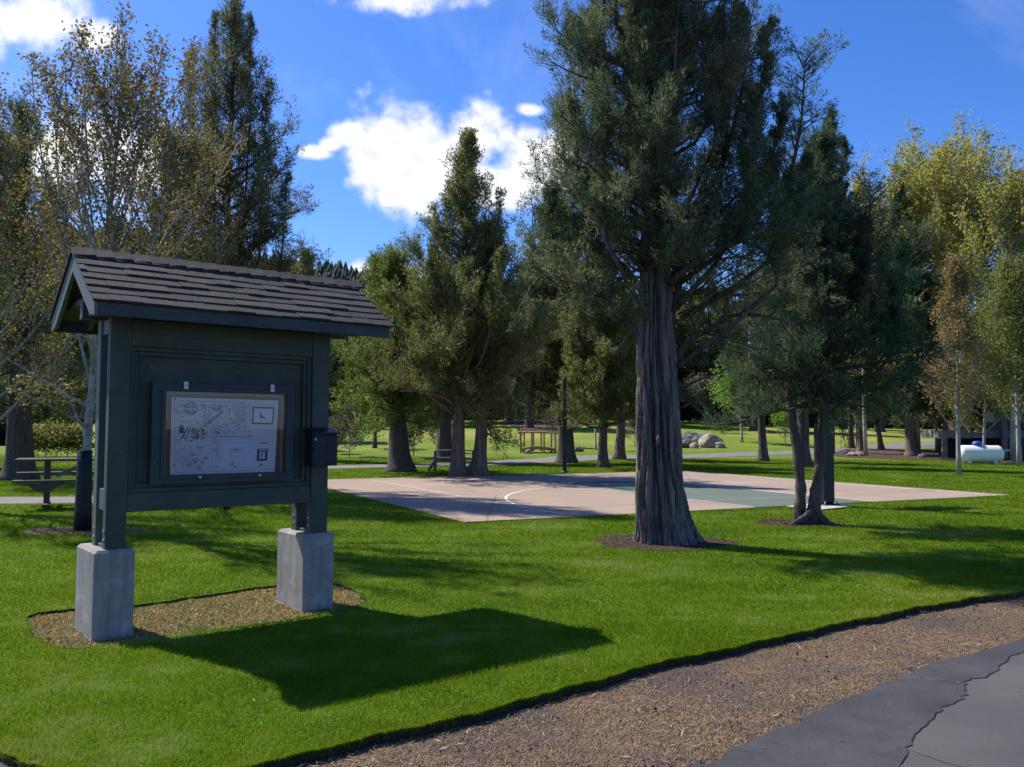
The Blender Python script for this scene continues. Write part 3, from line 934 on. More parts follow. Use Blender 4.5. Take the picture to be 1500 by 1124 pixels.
line([(2.1, 1.7), (CW-.55, 1.7)], .04, M_LINE2, z=-.0055); line([(2.1, CL-.9), (CW-.55, CL-.9)], .05, M_LINE2, z=-.0055)
line([(2.1, 5.6), (CW-.55, 5.6)], .04, M_LINE2, z=-.0055)
pad = np.array([P2(1151, 742), P2(1196, 736.5), P2(1252, 741.5), P2(1200, 747)])
sheet('concrete_pad', pad, .004, M_PADC)

# ------------------------------------------------------------------ beds
bed_px = [(41, 903), (58, 893), (105, 888), (200, 882), (300, 868), (407, 853), (470, 848), (515, 858), (534, 876), (498, 889), (430, 902), (360, 912), (250, 925), (196, 932), (120, 944), (64, 936)]
BED = catmull([P2(x, y) for x, y in bed_px], 6)
BED += rs.normal(size=BED.shape)*.012
sheet('moss_bed', BED, -.050, M_MOSS)
_n = len(BED); _c = BED.mean(0)
_V = np.concatenate([np.c_[_c+(BED-_c)*1.004, np.full(_n, -.027)], np.c_[_c+(BED-_c)*.997, np.full(_n, -.075)]])
_i = np.arange(_n); _j = (_i+1) % _n
tag(obj_arrays('turf_edge', _V, np.stack([_i, _j, _j+_n, _i+_n], 1), M_SOIL), kind='structure')
_lv = np.empty(len(lawn.data.vertices)*3, np.float32); lawn.data.vertices.foreach_get('co', _lv); _lv = _lv.reshape(-1, 3)
_lv[inpoly(_lv[:, 0], _lv[:, 1], _c+(BED-_c)*1.0), 2] -= .06
lawn.data.vertices.foreach_set('co', _lv.ravel()); lawn.data.update()
def ellipse_bed(cx, cy, rx, ry, seed, nm='mulch_bed', m=M_MULCH, z=-.024, follow=False):
    g = np.random.default_rng(seed); k = 48
    a = np.linspace(0, 2*pi, k, endpoint=False)
    q = 1+.06*np.sin(a*3+seed)+.05*np.sin(a*5+seed*2)+g.normal(size=k)*.025
    P = np.stack([cx+rx*np.cos(a)*q, cy+ry*np.sin(a)*q], 1)
    sheet(nm, P, z, m, follow=follow)
    return P
A_LOC = at(970, 791); B_LOC = at(1182, 765); MP_LOC = at(121, 775)
BEDA = ellipse_bed(A_LOC.x+.0, A_LOC.y-.05, 1.0, .85, 1)
BEDB = ellipse_bed(B_LOC.x-.15, B_LOC.y+.05, .75, .55, 2)
BEDM = ellipse_bed(MP_LOC.x+.0, MP_LOC.y+.05, .85, .65, 3, m=M_MOSS)
EXC = [BED, BEDA, BEDB, BEDM, court_poly, pad]
far_mulch = catmull([P2(1225, 668), P2(1232, 659), P2(1262, 657), P2(1320, 660), P2(1360, 657), P2(1440, 655), P2(1520, 655), P2(1520, 679), P2(1440, 678), P2(1380, 674), P2(1300, 672)], 5)
sheet('mulch_bed', far_mulch, -.008, M_MULCH, follow=True)
mul2 = catmull([at_dist(740, 100)[:2], at_dist(790, 112)[:2], at_dist(860, 100)[:2], at_dist(840, 78)[:2], at_dist(800, 74)[:2], at_dist(760, 80)[:2]], 5)
sheet('mulch_bed', mul2, .02, M_MULCH, follow=True)

# ------------------------------------------------------------------ grass blades
def make_blades():
    g = np.random.default_rng(11)
    N = 1350000
    Y = 3.4*np.exp(g.random(N)*np.log(46/3.4))         # density falls with distance squared
    X = (g.random(N)*2-1)*.74*Y + .15
    keep = Y > yb(X)-.005
    keep &= ~((X < -5) & (Y < 7) & (Y < yb(X)))
    for E_ in EXC: keep &= ~inpoly(X, Y, E_)
    # leave the paths bare
    for pts, w in ((lpth, 1.8), (bp, 3.0)):
        Pp = catmull(pts, 10, closed=False)
        idx = np.where(keep & (Y > 17))[0]
        if len(idx):
            d = np.full(len(idx), 1e9)
            for a, b in zip(Pp[:-1], Pp[1:]):
                ab = b-a; L2 = ab@ab+1e-9
                tx = np.clip(((X[idx]-a[0])*ab[0]+(Y[idx]-a[1])*ab[1])/L2, 0, 1)
                d = np.minimum(d, (X[idx]-a[0]-ab[0]*tx)**2+(Y[idx]-a[1]-ab[1]*tx)**2)
            keep[idx[d < (w/2)**2]] = False
    X, Y = X[keep], Y[keep]; n = len(X)
    patch = .5+.5*np.sin(X*2.1+np.sin(Y*1.7)*1.3)*np.sin(Y*1.9+np.sin(X*1.1))
    h = (.018+.014*g.random(n)+.020*g.random(n)**9)*(.8+.3*patch)*np.clip(Y/12, 1, 1.3)
    edge = np.clip((Y-yb(X))/.25, 0, 1); h *= 1.0+.25*(1-edge)
    w = .0033*np.clip(Y/4.0, 1, 20)*g.uniform(.7, 1.3, n)
    a = g.random(n)*2*pi; la = g.random(n)*2*pi; le = g.uniform(.1, .75, n)*h
    Z = hgt(X, Y)-.031
    s = np.stack([np.cos(a)*w/2, np.sin(a)*w/2, np.zeros(n)], 1)
    B = np.stack([X, Y, Z], 1)
    T_ = B + np.stack([np.cos(la)*le, np.sin(la)*le, h], 1)
    V = np.stack([B-s, B+s, T_], 1).reshape(-1, 3)
    o = obj_arrays('grass', V, np.arange(len(V)).reshape(-1, 3), M_BLADE)
    tag(o, 'short green blades of mown grass covering the lawn', 'grass', kind='stuff')
make_blades()
def edge_blades():
    g = np.random.default_rng(8); n = 46000
    X = g.uniform(-3.4, 9.5, n)
    t = g.random(n)
    Y = yb(X)+.002-.012*g.random(n)*(t > .8); Z0 = np.where(t > .8, -.034-.045*g.random(n)**2, -.031)
    h = g.uniform(.02, .045, n); a = g.random(n)*2*pi; w = g.uniform(.003, .006, n)
    s = np.stack([np.cos(a)*w/2, np.sin(a)*w/2*.3, np.zeros(n)], 1); B = np.stack([X, Y, Z0], 1)
    T_ = B+np.stack([g.normal(size=n)*.012, -g.uniform(.002, .026, n), h*g.uniform(-.1, 1, n)], 1)
    V = np.stack([B-s, B+s, T_], 1).reshape(-1, 3)
    tag(obj_arrays('edge_grass', V, np.arange(len(V)).reshape(-1, 3), M_BLADE), 'longer grass hanging over the cut edge of the lawn', 'grass', kind='stuff')
edge_blades()

def scatter_bits(name, n, box, test, mat, size, flat, label, cat, z0, long=1.0, seed=5, wedge=False):
    g = np.random.default_rng(seed)
    if wedge:
        Y = box[2]*np.exp(g.random(n)*np.log(box[3]/box[2])); X = (g.random(n)*2-1)*.72*Y
    else:
        X = g.uniform(box[0], box[1], n); Y = g.uniform(box[2], box[3], n)
    k = test(X, Y); X, Y = X[k], Y[k]; n = len(X)
    sz = size*g.lognormal(0, .45, n)
    a = g.random(n)*2*pi; d = np.stack([np.cos(a), np.sin(a), g.normal(size=n)*flat], 1)
    s = np.stack([-np.sin(a), np.cos(a), g.normal(size=n)*flat], 1)
    c = np.stack([X, Y, np.full(n, z0)+sz*.25+g.random(n)*.004], 1)
    A = c+d*(sz*long)[:, None]*.5; B = c-d*(sz*long)[:, None]*.5
    w = sz[:, None]*(.5 if long <= 1.5 else .16)
    up = np.zeros((n, 3)); up[:, 2] = sz*.35*(1 if long <= 1.5 else .25)
    V = np.stack([A, c+s*w, B, c-s*w, c+up], 1).reshape(-1, 3)
    i = np.arange(n)*5
    F = np.concatenate([np.stack([i+q, i+r_, i+4], 1) for q, r_ in ((0, 1), (1, 2), (2, 3), (3, 0))])
    o = obj_arrays(name, V, F, mat)
    tag(o, label, cat, kind='stuff')
gtest = lambda X, Y: (Y < yb(X)-.02) & ~inpoly(X, Y, poly_as) & ~inpoly(X, Y, np.array(lp))
scatter_bits('gravel', 110000, (0, 0, 3.3, 13), gtest, M_CHIP, .0055, .6, 'small grey and tan stone chips strewn between lawn and road', 'gravel', -.078, seed=5, wedge=True)
scatter_bits('straw', 62000, (0, 0, 3.3, 13), lambda X, Y: gtest(X, Y) & (np.random.default_rng(3).random(len(X)) < .12+.88*(np.sin(X*1.7+Y*2.3)+np.sin(Y*3.1-X*1.3)+np.where(yb(X)-Y < .40, 1.3, 0)+np.where(inpoly(X+.0, Y-.28, poly_as), 1.3, 0) > .6)), M_STRAW, .0078, .35, 'dry tan straw and clippings lying on the gravel', 'straw', -.075, long=3.5, seed=6, wedge=True)
bx0, bx1, by0, by1 = BED[:, 0].min(), BED[:, 0].max(), BED[:, 1].min(), BED[:, 1].max()
scatter_bits('dry_moss', 90000, (bx0, bx1, by0, by1), lambda X, Y: inpoly(X, Y+.03, BED) & inpoly(X, Y, BED), M_MOSSCH, .0075, 1.0, 'dry golden moss and clippings in the bed under the kiosk', 'moss', -.050, long=1.6, seed=7)
for k_, (P_, lab) in enumerate(((BEDA, 'dark bark chips around the foot of the huge juniper'), (BEDB, 'bark chips around the foot of the twin trunk juniper'), (BEDM, 'tan bark chips around the black wrapped young maple'))):
    scatter_bits('bark_chips', 16000, (P_[:, 0].min(), P_[:, 0].max(), P_[:, 1].min(), P_[:, 1].max()), lambda X, Y: inpoly(X, Y, P_), M_MULCHCH if k_ < 2 else M_STRAW, .010, .5, lab, 'bark mulch', -.026, long=2.2, seed=20+k_)
scatter_bits('road_grit', 5200, (0, 0, 3.3, 9), lambda X, Y: inpoly(X, Y, poly_as) & ((np.random.default_rng(2).random(len(X)) < .25) | ~inpoly(X, Y-.35, poly_as)), M_CHIP, .0065, .5, 'loose grit and crumbs scattered along the edge of the asphalt', 'gravel', -.063, seed=31, wedge=True)
def f_leaflit(T, out):
    princ(T, out, T.ramp(T.n('ShaderNodeNewGeometry').outputs['Random Per Island'], [(0, (.10, .05, .02)), (.6, (.30, .20, .09)), (1, (.55, .48, .33))]), .8)
scatter_bits('fallen_leaves', 1300, (0, 0, 3.6, 22), lambda X, Y: (Y > yb(X)+.05) & ~inpoly(X, Y, court_poly) & ~inpoly(X, Y, BED), material('dry_leaf_litter', f_leaflit), .0075, .4, 'dry leaf scraps and twigs lying on the mown lawn', 'leaves', -.014, long=2.0, seed=41, wedge=True)
# a little loose litter on the road
#REST
# ================================================================== KIOSK
kiosk = empty('information_kiosk', (KX, KY, 0), KRZ, 'dark green roofed notice kiosk on two concrete piers', 'kiosk')
PW, PD, SEP, HP = .303, .5775, 1.735, .635
A0, A1 = .0863, .2402
UL, UR, VF, VR = -.121, 2.416, -.311, 1.212
ZF0, ZF1, ZR = 2.428, 2.54, 3.024
VC = (VF+VR)/2
def pier(u0, seed):
    g = random.Random(seed)
    b = MB()
    b.box(u0, u0+PW, 0, PD, -.12, HP, .022)
    o = b.build('pier', M_CONC, kiosk)
    # weathered spill of grout at the foot
    f = MB()
    ring = []
    for (x, y) in [(u0, 0), (u0+PW*.33, 0), (u0+PW*.66, 0), (u0+PW, 0), (u0+PW, PD*.5), (u0+PW, PD), (u0+PW*.5, PD), (u0, PD), (u0, PD*.75), (u0, PD*.5), (u0, PD*.25)]:
        cx, cy = u0+PW/2, PD/2
        k = 1 + g.uniform(.05, .13)
        ring.append((cx+(x-cx)*k, cy+(y-cy)*(1+(k-1)*.5)))
    n = len(ring)
    vs = [(x, y, -.10) for x, y in ring] + [(u0+PW/2+(x-u0-PW/2)*.93, PD/2+(y-PD/2)*.96, g.uniform(-.04, -.02)) for x, y in ring]
    f.add(vs, [(i, (i+1) % n, n+(i+1) % n, n+i) for i in range(n)])
    f.build('footing', M_CONC, o)
pier(0, 1); pier(SEP, 2)
for u0 in (0, SEP):
    b = MB(); b.box(u0+A0, u0+A1+.012*(u0 > 0), .051, .135, HP-.02, 2.47, .004); b.build('post', M_GREEN, kiosk)
    b = MB(); b.box(u0+A0-.002, u0+A1, .345, .455, HP-.02, 2.47, .004); b.build('post', M_GREENLIT if u0 == 0 else M_GREEN, kiosk)  # left rear post gets the sunlit colour, right one the plain green
    for z0_, z1_ in ((.93, 1.10), (2.34, 2.46), (HP-.01, HP+.03)):
        b = MB(); b.box(u0+A0+.012, u0+A1-.012, .1355, .3445, z0_, z1_, .003)
        b.build('spacer_block', M_GREENLIT if u0 == 0 else M_GREEN, kiosk)
    for z in (HP+.07, HP+.14):
        for v_ in (.09, .40):
            b = MB(); b.tube([(u0+A0-.008, v_, z), (u0+A0+.002, v_, z)], .011, 8)
            b.build('bolt', M_STEEL, kiosk)
S0, S1 = A1+.001, SEP+A0-.001      # between the posts
RW0, RW1, RZ0, RZ1 = .2585, 1.8, 1.065, 2.243
b = MB(); b.box(S0, S1, .060, .135, .915, RZ0, .004); b.build('bottom_rail', M_GREEN, kiosk)
b = MB(); b.box(S0, S1, .060, .135, RZ1, 2.46, .004); b.build('top_rail', M_GREEN, kiosk)
b = MB(); b.box(.17, SEP+.16, .1365, .30, .955, 2.44); b.build('panel_board', M_GREEN, kiosk)
b = MB(); b.box(S0, S1, .350, .440, .915, RZ0, .004); b.build('bottom_rail', M_GREEN, kiosk)
b = MB(); b.box(S0, S1, .350, .440, RZ1, 2.46, .004); b.build('top_rail', M_GREEN, kiosk)
b = MB(); b.box(S0+.001, S1-.001, .3005, .41, RZ0+.001, RZ1-.001); b.build('panel_board', M_GREEN, kiosk)
b = MB()
for k, (ins, v) in enumerate(((0.0, .078), (.035, .100))):
    a0, a1, z0, z1 = S0+.001+ins, S1-.001-ins, RZ0+.001+ins, RZ1-.001-ins
    w = .034
    b.box(a0, a0+w, v, .136, z0, z1); b.box(a1-w, a1, v, .136, z0, z1)
    b.box(a0+w+.0005, a1-w-.0005, v, .136, z0, z0+w); b.box(a0+w+.0005, a1-w-.0005, v, .136, z1-w, z1)
b.build('panel_moulding', M_GREEN, kiosk, bevel=.004)
# knob under the bottom rail
b = MB(); b.lathe([(.012, .905), (.03, .91), (.035, .895), (.02, .885), (.008, .88)], 14, 1.06, .09); b.build('rail_finial', M_BLACK, kiosk)

# display case
CU0, CU1, CZ0, CZ1 = .410, 1.600, 1.125, 1.963
OU0, OU1, OZ0, OZ1 = .515, 1.560, 1.197, 1.890
case = MB()
case.box(CU0, OU0, .030, .135, CZ0, CZ1, .004); case.box(OU1, CU1+.03, .030, .135, CZ0, CZ1, .004)
case.box(OU0+.0005, OU1-.0005, .030, .135, CZ0, OZ0, .004); case.box(OU0+.0005, OU1-.0005, .030, .135, OZ1, CZ1, .004)
case_o = case.build('display_case', M_GREEN2, kiosk)
b = MB()
q = .032
b.box(OU0-q, OU0-.001, .018, .0295, OZ0-q, OZ1+q, .003); b.box(OU1+.001, OU1+q, .018, .0295, OZ0-q, OZ1+q, .003)
b.box(OU0-.0005, OU1+.0005, .018, .0295, OZ0-q, OZ0-.001, .003); b.box(OU0-.0005, OU1+.0005, .018, .0295, OZ1+.001, OZ1+q, .003)
b.build('door_frame', M_GREEN2, case_o)
b = MB(); b.box(OU0, OU1, .092, .110, OZ0, OZ1); b.build('cork_backing', M_CORK, case_o)
b = MB(); b.box(OU0+.03, OU1-.03, .0885, .0915, OZ0+.0, OZ1-.03); b.build('brown_mat', material('brown_mat_board', lambda T, o: princ(T, o, (.10, .045, .03), .9)), case_o)
b = MB(); b.box(OU0+.0008, OU1-.0008, .045, .050, OZ0+.0008, OZ1-.0008); b.build('clear_pane', M_GLASS, case_o)
for uu in (.67, 1.42):
    b = MB(); b.box(uu-.019, uu+.019, .0125, .0185, OZ1+.018, OZ1+.048, .004); b.box(uu-.019, uu+.019, .0125, .0185, OZ1+.052, OZ1+.082, .004)
    b.tube([(uu-.02, .014, OZ1+.05), (uu+.02, .014, OZ1+.05)], .005, 8)
    b.build('hinge', M_STEEL, case_o)
for uu in (.80, 1.32):
    b = MB(); b.tube([(uu, .010, OZ0-.018), (uu, .0185, OZ0-.018)], .011, 12); b.build('screw', M_STEEL, case_o)
# underside lamp clips under eave are absent: rafters and beams instead
b = MB()
b.box(-.06, 2.30, .07, .13, 2.465, 2.60, .004); b.box(-.06, 2.30, .35, .44, 2.465, 2.60, .004)
b.build('top_beam', M_GREEN, kiosk)
al = math.atan2(ZR-ZF1, VC-VF)
dn = (0, -cos(al), -sin(al))
def slope(side, s, off=0.0):
    """point on the roof slope, s metres down from the ridge, off metres outward; side -1 front, +1 rear"""
    return (VC + side*(cos(al)*s + sin(al)*off), ZR - sin(al)*s + cos(al)*off)
SL = (VC-VF)/cos(al)
def slab(b, u0, u1, side, s0, s1, o0, o1):
    a = slope(side, s0, o0); c = slope(side, s1, o0); d = slope(side, s1, o1); e = slope(side, s0, o1)
    b.prism([(a[0], a[1]), (c[0], c[1]), (d[0], d[1]), (e[0], e[1])], 0, u0, u1)
b = MB()
slab(b, UL+.031, UR-.031, -1, .02, SL-.03, -.032, -.014); slab(b, UL+.031, UR-.031, 1, .02, SL-.03, -.032, -.014)
b.build('roof_deck', M_GREEN, kiosk)
for u in (.17, .92, 1.65, 2.12):
    b = MB()
    slab(b, u-.02, u+.02, -1, .045, SL-.035, -.125, -.033); slab(b, u-.02, u+.02, 1, .045, SL-.035, -.125, -.033)
    b.build('rafter', M_GREEN, kiosk)
# barge boards at both gable ends
for u0, u1, m in ((UL, UL+.030, M_GREENLIT), (UR-.030, UR, M_GREEN)):
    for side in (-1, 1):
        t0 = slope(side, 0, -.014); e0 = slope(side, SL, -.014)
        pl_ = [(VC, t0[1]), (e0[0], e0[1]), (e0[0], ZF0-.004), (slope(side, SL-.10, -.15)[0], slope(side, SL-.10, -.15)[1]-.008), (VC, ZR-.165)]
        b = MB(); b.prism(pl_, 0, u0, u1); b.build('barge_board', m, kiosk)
b = MB(); b.box(UL+.0305, UR-.0305, VF-.004, VF+.022, ZF0, ZF1-.012, .003); b.build('fascia', M_GREEN2, kiosk)
b = MB(); b.box(UL+.0305, UR-.0305, VR-.022, VR+.004, ZF0, ZF1-.012, .003); b.build('fascia', M_GREEN2, kiosk)
# gable bracing
b = MB(); b.box(-.035, .03, VF+.17, VR-.17, 2.601, 2.65, .003); b.build('tie_beam', M_GREEN, kiosk)
b = MB(); b.box(-.055, -.015, .07, .12, 2.50, 2.70, .003); b.build('gable_strut', M_GREENLIT, kiosk)
b = MB(); b.prism([(VF+.12, 2.606), (VR-.12, 2.606), (VC, ZR-.16)], 0, .135, .165); b.build('gable_panel', M_GREEN, kiosk)
b = MB(); b.prism([(VF+.12, 2.606), (VR-.12, 2.606), (VC, ZR-.16)], 0, 2.03, 2.06); b.build('gable_panel', M_GREEN, kiosk)
g = random.Random(5)
b = MB()
rows_ = 7; exp_ = SL/rows_+.002
for side in (-1, 1):
    for r in range(rows_):
        u = UL-.018 - g.uniform(0, .15)
        while u < UR+.018:
            w = g.uniform(.13, .34)
            a0_, a1_ = max(u, UL-.018), min(u+w-.003, UR+.018)
            if a1_-a0_ > .02:
                jag = g.choice([0, 0, .007, -.004])+g.uniform(-.002, .002)
                thick = g.choice([.015, .018, .022])
                s0_, s1_ = max(.0, r*exp_-.03), (r+1)*exp_+.012+jag
                p0_, p1_ = slope(side, s0_, -.004), slope(side, s1_, .004)
                q1_, q0_ = slope(side, s1_+.001, .004+thick), slope(side, s0_, .003+thick*.3)
                b.prism([p0_, p1_, q1_, q0_], 0, a0_, a1_)
            u += w
b.build('shingle_roof', M_SHING, kiosk)
b = MB(); u = UL-.02
while u < UR:
    w = .145; lift = g.uniform(0, .006)
    for side in (-1, 1):
        p0_, p1_, q1_, q0_ = slope(side, -.0, .012), slope(side, .115, .013), slope(side, .115+g.uniform(-.004, .006), .026), (VC, ZR+.038+lift)
        p0_ = (VC, ZR+.020)
        b.add([(u, *p0_), (u, *p1_), (u, q1_[0], q1_[1]-.004), (u, q0_[0], q0_[1]-.006), (u+w+.02, p0_[0], p0_[1]+.006), (u+w+.02, p1_[0], p1_[1]+.006), (u+w+.02, q1_[0], q1_[1]+.010+lift), (u+w+.02, q0_[0], q0_[1]+.006)],
              [(0, 1, 2, 3), (7, 6, 5, 4), (0, 4, 5, 1), (1, 5, 6, 2), (2, 6, 7, 3), (3, 7, 4, 0)])
    u += w
b.build('ridge_cap', M_SHING, kiosk)

# ---- map poster in the case
POSTER_V = .0865
pq = kw(0, POSTER_V)
poster = empty('map_poster', (float(kw(.577, POSTER_V)[0]), float(kw(.577, POSTER_V)[1]), 1.2), KRZ, 'white site map sheet pinned on cork inside the glazed case', 'map')
TL, TR, BL, BR = (0, .641), (.932, .636), (.002, .001), (.908, .001)
def pp(s, t, v=0.0):
    """s 0..1 across, t 0..1 down the sheet"""
    x = (TL[0]*(1-s)+TR[0]*s)*(1-t) + (BL[0]*(1-s)+BR[0]*s)*t
    z = (TL[1]*(1-s)+TR[1]*s)*(1-t) + (BL[1]*(1-s)+BR[1]*s)*t
    return (x, v, z)
def px2st(X, Y):
    t = (Y-123)/(1035-123); x0 = 108+(78-108)*t; x1 = 1405+(1372-1405)*t
    return (X-x0)/(x1-x0), t
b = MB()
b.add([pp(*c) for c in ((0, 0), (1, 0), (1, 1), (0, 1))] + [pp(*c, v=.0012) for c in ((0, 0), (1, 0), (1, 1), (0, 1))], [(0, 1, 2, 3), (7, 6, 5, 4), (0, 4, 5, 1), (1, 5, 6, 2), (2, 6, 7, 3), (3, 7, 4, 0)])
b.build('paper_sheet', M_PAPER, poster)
class Ink:
    def __init__(s, v): s.b = MB(); s.v = v
    def line(s, pts, w=.0016, closed=False):
        w = w*1.45
        P = [Vector(pp(*px2st(*p))) for p in pts]
        if closed: P.append(P[0])
        for a, c in zip(P[:-1], P[1:]):
            d = c-a
            if d.length < 1e-6: continue
            n_ = Vector((-d.z, 0, d.x)).normalized()*w/2
            s.b.add([Vector((q.x, s.v, q.z)) for q in (a-n_, c-n_, c+n_, a+n_)], [(0, 1, 2, 3)])
    def poly(s, pts):
        s.b.add([(lambda q: (q[0], s.v, q[2]))(pp(*px2st(*p))) for p in pts], [tuple(range(len(pts)))])
    def rect(s, x0, y0, x1, y1, w): s.line([(x0, y0), (x1, y0), (x1, y1), (x0, y1)], w, True)
g = random.Random(9)
def blob(cx, cy, rx, ry, n=18, j=.08, ph=None):
    ph = g.uniform(0, 6) if ph is None else ph
    return [(cx+rx*cos(2*pi*k/n)*(1+j*sin(3*2*pi*k/n+ph)), cy+ry*sin(2*pi*k/n)*(1+j*cos(2*2*pi*k/n+ph))) for k in range(n)]
ink = Ink(-.0010)
# four round courts of houses, top left
ink.line(blob(325, 250, 78, 75, 20, .03), .004, True); ink.line(blob(325, 250, 66, 62, 20, .03), .002, True)
for cx, cy in ((292, 222), (352, 222), (290, 288), (350, 288)):
    ink.line(blob(cx, cy, 24, 22, 10, .05), .0045, True); ink.line(blob(cx, cy, 12, 11, 8, .05), .0025, True)
# clusters of small plots
def plots(x0, y0, x1, y1, n, w=.003, L=26):
    for _ in range(n):
        x, y = g.uniform(x0, x1), g.uniform(y0, y1); a = g.choice([.1, .9, 1.6, 2.4])+g.uniform(-.2, .2); l = g.uniform(.4, 1)*L
        ink.line([(x, y), (x+cos(a)*l, y+sin(a)*l)], w)
plots(430, 190, 540, 380, 60, .0026, 30); plots(570, 195, 690, 280, 55, .0030, 24)
plots(865, 210, 990, 330, 45, .0022, 24); plots(740, 200, 800, 330, 26, .0016, 30)
plots(690, 350, 960, 470, 90, .0024, 26); plots(560, 400, 660, 560, 55, .0026, 22)
# strong black blocks at the middle left
for (x0, y0, x1, y1) in ((190, 450, 240, 540), (330, 470, 480, 610)):
    plots(x0, y0, x1, y1, 60, .0052, 30)
ink.line([(305, 455), (205, 620)], .006); ink.line([(325, 460), (250, 620)], .005); ink.line([(190, 520), (250, 540), (230, 610)], .004)
# roads
for off in (0, 16):
    ink.line([(560+off*.3, 190), (560, 280), (530+off, 350), (470, 400)], .0018)
    ink.line([(720+off, 190), (700, 250), (640+off, 330), (520, 430+off), (430, 450+off)], .0020)
    ink.line([(810+off, 185), (830+off, 280), (900, 350+off), (990-off, 380), (1000-off, 500)], .0018)
    ink.line([(160, 380+off), (260, 400+off), (360, 380+off), (430, 420+off)], .0018)
ink.line([(500, 600), (510, 500), (560, 400)], .002)
# contour swirls, lower left
for k in range(9):
    ink.line([(170+k*20, 720-k*3), (160+k*22, 800), (175+k*24, 870), (230+k*26, 940+k*4), (250+k*28, 985)], .0012)
for cx, cy, r in ((375, 870, 30), (300, 920, 26), (460, 900, 26), (420, 960, 24), (500, 850, 20), (350, 800, 18)):
    for q in (1, .7, .4): ink.line(blob(cx, cy, r*q, r*q*.9, 12, .12), .0012, True)
for k in range(34):
    cx, cy = g.uniform(160, 560), g.uniform(690, 1000); ink.line(blob(cx, cy, g.uniform(4, 12), g.uniform(4, 10), 7, .2), .0011, True)
for (x, y, L) in ((200, 350, 50), (865, 500, 50), (400, 718, 60), (515, 945, 50), (900, 178, 60)):
    for k in range(5): ink.line([(x+k*L/5, y+g.uniform(-3, 3)), (x+k*L/5+L/7, y+g.uniform(-3, 3))], .0042)
ink.poly(blob(330, 632, 12, 11, 8, .1)); ink.poly(blob(1186, 940, 14, 16, 8, .1)); ink.poly(blob(118, 922, 11, 10, 8, .1)); ink.poly(blob(147, 147, 13, 12, 8, .1))
ink.rect(140, 165, 1035, 1010, .0013)
ink.line([(590, 640), (590, 585), (1090, 590)], .0028)
ink.b.build('map_drawing', M_INK, poster)
pale = Ink(-.0006)
for (x0, y0, x1, y1, n_) in ((150, 190, 250, 340, 40), (560, 330, 1000, 560, 90), (150, 420, 560, 660, 70), (600, 610, 660, 960, 20), (850, 180, 1020, 340, 50)):
    for _ in range(n_):
        x, y = g.uniform(x0, x1), g.uniform(y0, y1); pale.line(blob(x, y, g.uniform(6, 22), g.uniform(5, 14), 9, .25), .0012, True)
pale.line([(1045, 150), (1035, 580)], .0015); pale.line([(575, 660), (580, 1010)], .0014); pale.line([(145, 155), (1030, 165)], .0016)
pale.poly([(425, 425), (520, 395), (700, 270), (720, 285), (560, 420), (500, 470), (430, 480)])
pale.b.build('pale_map_lines', M_INKL, poster)
ye = Ink(-.0013); ye.poly(blob(450, 440, 34, 30, 10, .12)); ye.b.build('yellow_patch', M_YEL, poster)
b = MB()
def stpoly(pts, v0, v1):
    P = [pp(*px2st(*p)) for p in pts]; n_ = len(P)
    return [(p[0], v0, p[2]) for p in P]+[(p[0], v1, p[2]) for p in P], [tuple(range(n_)), tuple(range(2*n_-1, n_-1, -1))]+[(i, n_+i, n_+(i+1) % n_, (i+1) % n_) for i in range(n_)]
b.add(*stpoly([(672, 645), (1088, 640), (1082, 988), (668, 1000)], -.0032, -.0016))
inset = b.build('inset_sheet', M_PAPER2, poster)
il = Ink(-.0037)
il.rect(690, 660, 1070, 975, .0010)
for k in range(26):
    x, y = g.uniform(710, 1040), g.uniform(700, 930); il.rect(x, y, x+g.uniform(8, 30), y+g.uniform(6, 18), .0011)
for k in range(14):
    x, y = g.uniform(800, 920), g.uniform(725, 800); il.line(blob(x, y, 10, 9, 8, .2), .0018, True)
for k in range(4): il.line([(838, 945+k*8), (915+g.uniform(-12, 5), 942+k*8)], .0018)
il.b.build('inset_drawing', M_INKL, inset)
ip = Ink(-.0040); ip.poly(blob(820, 927, 13, 14, 8, .1)); ip.b.build('pin', M_NAVY, inset)
b = MB(); b.add(*stpoly([(1072, 210), (1352, 210), (1335, 432), (1060, 432)], -.0030, -.0012))
ef = b.build('emblem_border', M_NAVY, poster)
b = MB(); b.add(*stpoly([(1093, 232), (1332, 234), (1318, 410), (1082, 410)], -.0042, -.0031)); b.build('emblem_ground', M_PAPER2, ef)
bird = Ink(-.0048)
bird.poly([(1158, 262), (1168, 268), (1178, 292), (1190, 318), (1205, 330), (1222, 343), (1258, 353), (1225, 357), (1200, 353), (1180, 352), (1160, 356), (1155, 345), (1166, 334), (1162, 300)])
bird.b.build('bird_emblem', M_NAVY, ef)
b = MB(); b.add(*stpoly([(1138, 740), (1275, 740), (1266, 890), (1134, 892)], -.0030, -.0012))
nf = b.build('notice_border', M_NAVY, poster)
b = MB(); b.add(*stpoly([(1165, 780), (1242, 780), (1238, 866), (1160, 868)], -.0042, -.0031)); b.build('notice_ground', M_PAPER2, nf)
nl = Ink(-.0048)
for k in range(6): nl.line([(1175, 800+k*11), (1175+g.uniform(25, 58), 800+k*11)], .0028)
nl.b.build('notice_marks', M_INK, nf)
nl = Ink(-.0048); nl.line([(1155, 757), (1258, 757)], .006); nl.b.build('notice_heading', M_PAPER2, nf)
tx = Ink(-.0010)
for x in (1145, 1172, 1199, 1222, 1240): tx.line([(x, 669), (x+g.uniform(13, 22), 669)], .0062)
for x in range(1120, 1300, 24): tx.line([(x, 178+g.uniform(-3, 3)), (x+16, 178)], .0016)
for x in range(1225, 1330, 16): tx.line([(x, 998), (x+10, 998)], .0018)
tx.b.build('printed_caption', M_INK, poster)
